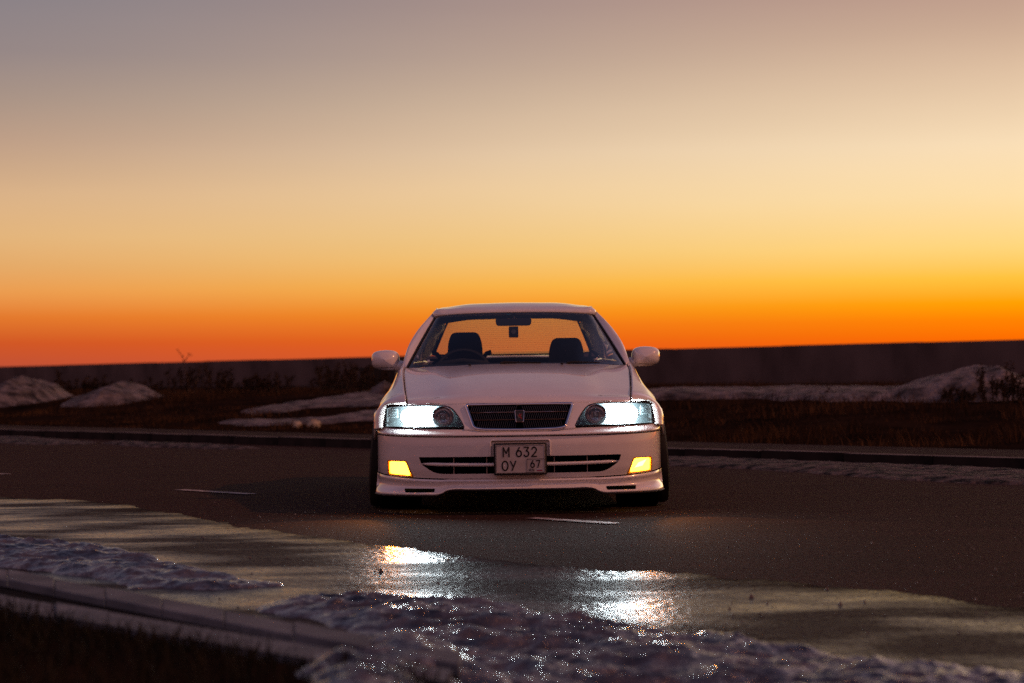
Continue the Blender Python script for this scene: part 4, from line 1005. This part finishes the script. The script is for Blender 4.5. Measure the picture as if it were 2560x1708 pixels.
# ---- cabin
patch('dashboard', [[(x, 1.40 + .19*(x/.7)**2, .868) for x in (0, .2, .4, .6, .72)], [(x, 1.62 + .1*(x/.7)**2, .888) for x in (0, .2, .4, .6, .73)], [(x, 1.86, .880) for x in (0, .2, .4, .6, .73)], [(x, 1.93, .84) for x in (0, .2, .4, .6, .73)], [(x, 1.95, .50) for x in (0, .2, .4, .6, .73)]], 20, 24, interior, car, sym=True)
box('cabin_floor', -.72, .72, 1.5, 4.2, .26, .30, void, car)
for sx in (-1, 1): box('door_card', *sorted((sx*.70, sx*.725)), 1.70, 3.9, .30, .90, interior, car)
patch('headliner', [[(p[0], p[1], p[2] - .045) for p in rr] for rr in rows and [rf(2.20, 1.294, 1.288, 1.268, .545, 1.250, .56), rf(2.6, 1.340, 1.334, 1.305, .54, 1.266, .575), rf(3.2, 1.343, 1.336, 1.305, .54, 1.262, .58), rf(3.60, 1.305, 1.298, 1.27, .53, 1.235, .575)]], 20, 20, interior, car, sym=True)
box('rear_bench', -.62, .62, 3.45, 3.66, .45, .955, seatm, car, b=.05, seg=4)
box('parcel_shelf', -.64, .64, 3.62, 4.18, .945, .962, interior, car, b=.006)
def seat(cx, zt_, lean):
    s_ = empty('seat', (cx, 2.62, 0), car)
    def blk(name, rows, m=seatm):
        A = np.array([crv(r, 16) for r in rows]); A = np.stack([crv(A[:, k], 22) for k in range(16)], 1)
        o = mk(name, A.reshape(-1, 3), grid_faces(16, 22), m, s_); solid(o, .12, 0); return bev(o, .02, 2)
    z = zt_ - 1.135
    box('cushion', -.25, .25, -.62, -.10, .34, .48, seatm, s_, b=.05, seg=3)
    # backrest tapering to the shoulders
    o = prism_xz('backrest', rounded([(-.25, .42), (.25, .42), (.245, .80 + z), (.16, .955 + z), (-.16, .955 + z), (-.245, .80 + z)], [.03, .03, .08, .05, .05, .08]), -.06, .07, seatm, s_, b=.02)
    # headrest
    o = prism_xz('headrest', rounded([(-.128, .93 + z), (.128, .93 + z), (.122, 1.06 + z), (.095, 1.137 + z), (-.095, 1.137 + z), (-.122, 1.06 + z)], [.02, .02, .05, .035, .035, .05]), -.045, .055, seatm, s_, b=.022)
    return s_
seat(-.352, 1.135, 0); seat(.372, 1.085, 0)
# steering wheel
st_ = tube('steering_wheel', [(-.36 + .19*math.cos(a), 1.98 + .19*math.sin(a)*.42, .83 + .19*math.sin(a)*.90) for a in np.linspace(0, 2*math.pi, 40)[:-1]], .013, black, car, n=8, closed=True)
for an in (-90, 20, 160):
    a = R(an); tube('spoke', [(-.36, 1.98, .83), (-.36 + .19*math.cos(a), 1.98 + .19*math.sin(a)*.42, .83 + .19*math.sin(a)*.90)], .012, black, st_, n=6)
tube('instrument_hood', [(-.58, 1.84, .86), (-.52, 1.84, .905), (-.36, 1.84, .925), (-.20, 1.84, .905), (-.14, 1.84, .86)], .02, interior, car, n=8)
# rear view mirror and dash camera
mi = prism_xz('rear_view_mirror', rounded([(-.128, 1.165), (.112, 1.165), (.117, 1.215), (-.133, 1.215)], [.02, .02, .012, .012]), 2.06, 2.085, black, car, b=.006)
tube('mirror_stalk', [(-.005, 2.08, 1.21), (-.005, 2.10, 1.25)], .008, black, mi)
dc = prism_xz('dash_camera', rounded([(-.042, 1.083), (.024, 1.083), (.024, 1.160), (-.042, 1.160)], .008), 2.04, 2.065, black, car, b=.003)
lathe('camera_lens', [(-.006, .0001), (-.006, .016), (0, .018), (.004, .018)], housing, dc, seg=20, axis='y', loc=(-.009, 2.04, 1.123))
# small things seen against the rear window: grab handle shapes of the rear belts
for x, sx in ((-.565, -1), (-.20, 1)): tube('seat_belt', [(x - .03*sx, 3.0, .95), (x, 3.0, .99), (x + .035*sx, 3.0, 1.0)], .016, seatm, car, n=6)
tube('seat_belt', [(.555, 3.0, .93), (.565, 3.0, 1.0), (.62, 3.0, .96)], .016, seatm, car, n=6)

# ---- door mirrors
def wing_mirror(sx):
    mo = empty('wing_mirror', (sx*.80, 1.75, .935), car)
    vs = []; ny, na = 14, 28
    # rounded shell
    for j in range(ny):
        t_ = j/(ny-1); k_ = (1 - (1 - t_)**2.6)**.5 if j else .03
        for i in range(na):
            a = 2*math.pi*i/na; ca, sa = math.cos(a), math.sin(a); e = .62
            rx = .098*np.sign(ca)*abs(ca)**e; rz = (.071 if sa > 0 else .066)*np.sign(sa)*abs(sa)**e
            out_ = rx > 0
            vs.append((sx*(.076 + rx*k_*(1 if out_ else .95)), -.075 + .12*t_, rz*k_*(1 - .10*(rx/.098 if rx > 0 else 0)) + .004*ca))
    fs = [(j*na+i, (j+1)*na+i, (j+1)*na+(i+1) % na, j*na+(i+1) % na) for j in range(ny-1) for i in range(na)]
    if sx > 0: fs = [f[::-1] for f in fs]
    fs.append(tuple(range(na)))
    mk('mirror_shell', vs, fs, bodyp, mo, angle=60)
    mk('mirror_glass', [v for v in vs[-na:]], [tuple(range(na))], black, mo, smooth=False)
    rows = [[(-.055, .03, -.065), (-.02, .01, -.075), (.03, -.01, -.058)], [(-.055, -.0, -.045), (-.02, -.02, -.04), (.03, -.03, -.035)], [(-.06, .02, -.01), (-.02, .03, -.0), (.03, .0, .0)]]
    side_patch('mirror_foot', [rows[0], rows[1], rows[2]], 8, 10, bodyp, mo, sx, th=.02)
    tube('mirror_seam', [(sx*(.02 + q*.03), -.085 + .004*q, -.047 - .001*q) for q in range(5)], .0018, black, mo, n=4)
for sx in (-1, 1): wing_mirror(sx)

# ---- wheels
spm = mat('rim_metal', (.35, .35, .37), .25, metal=1)
def wheel(x, y, camber, first=None):
    w = empty('wheel', (x, y, .312), car); sx = 1 if x > 0 else -1; w.rotation_euler = (0, R(camber)*(-sx), 0)
    Wd = .118
    prof = [(-Wd*.80*sx, .225), (-Wd*1.0*sx, .25), (-Wd*sx, .285), (-Wd*.86*sx, .306)] + [(Wd*q*sx, .311) for q in (-.72, -.40)] + [(-Wd*.38*sx, .303), (-Wd*.32*sx, .303), (-Wd*.30*sx, .3115), (Wd*.02*sx, .3115), (Wd*.04*sx, .303), (Wd*.10*sx, .303), (Wd*.12*sx, .3115), (Wd*.42*sx, .311), (Wd*.44*sx, .303), (Wd*.5*sx, .303), (Wd*.52*sx, .310), (Wd*.75*sx, .308), (Wd*.9*sx, .300), (Wd*1.0*sx, .280), (Wd*1.0*sx, .25), (Wd*.86*sx, .226), (Wd*.8*sx, .222)]
    ty = lathe('tyre', prof, rubber, w, seg=64)
    lathe('rim', [(-Wd*.8*sx, .222), (-Wd*.5*sx, .20), (Wd*.5*sx, .20), (Wd*.85*sx, .224), (Wd*.9*sx, .226)], spm, w, seg=48)
    for k_ in range(5):
        a = 2*math.pi*k_/5
        tube('rim_spoke', [(Wd*.55*sx, .03*math.cos(a), .03*math.sin(a)), (Wd*.72*sx, .12*math.cos(a), .12*math.sin(a)), (Wd*.7*sx, .21*math.cos(a), .21*math.sin(a))], [.03, .024, .02], spm, w, n=6)
    lathe('hub', [(Wd*.4*sx, .07), (Wd*.62*sx, .06), (Wd*.7*sx, .03), (Wd*.7*sx, .0001)], spm, w, seg=24)
for x, y, cb in ((-.802, AX_F, 4.5), (.802, AX_F, 4.5), (-.795, AX_R, 2.5), (.795, AX_R, 2.5)): wheel(x, y, cb)

car.location = (.045, 0, 0); car.rotation_euler = (0, R(-.35), R(.5))
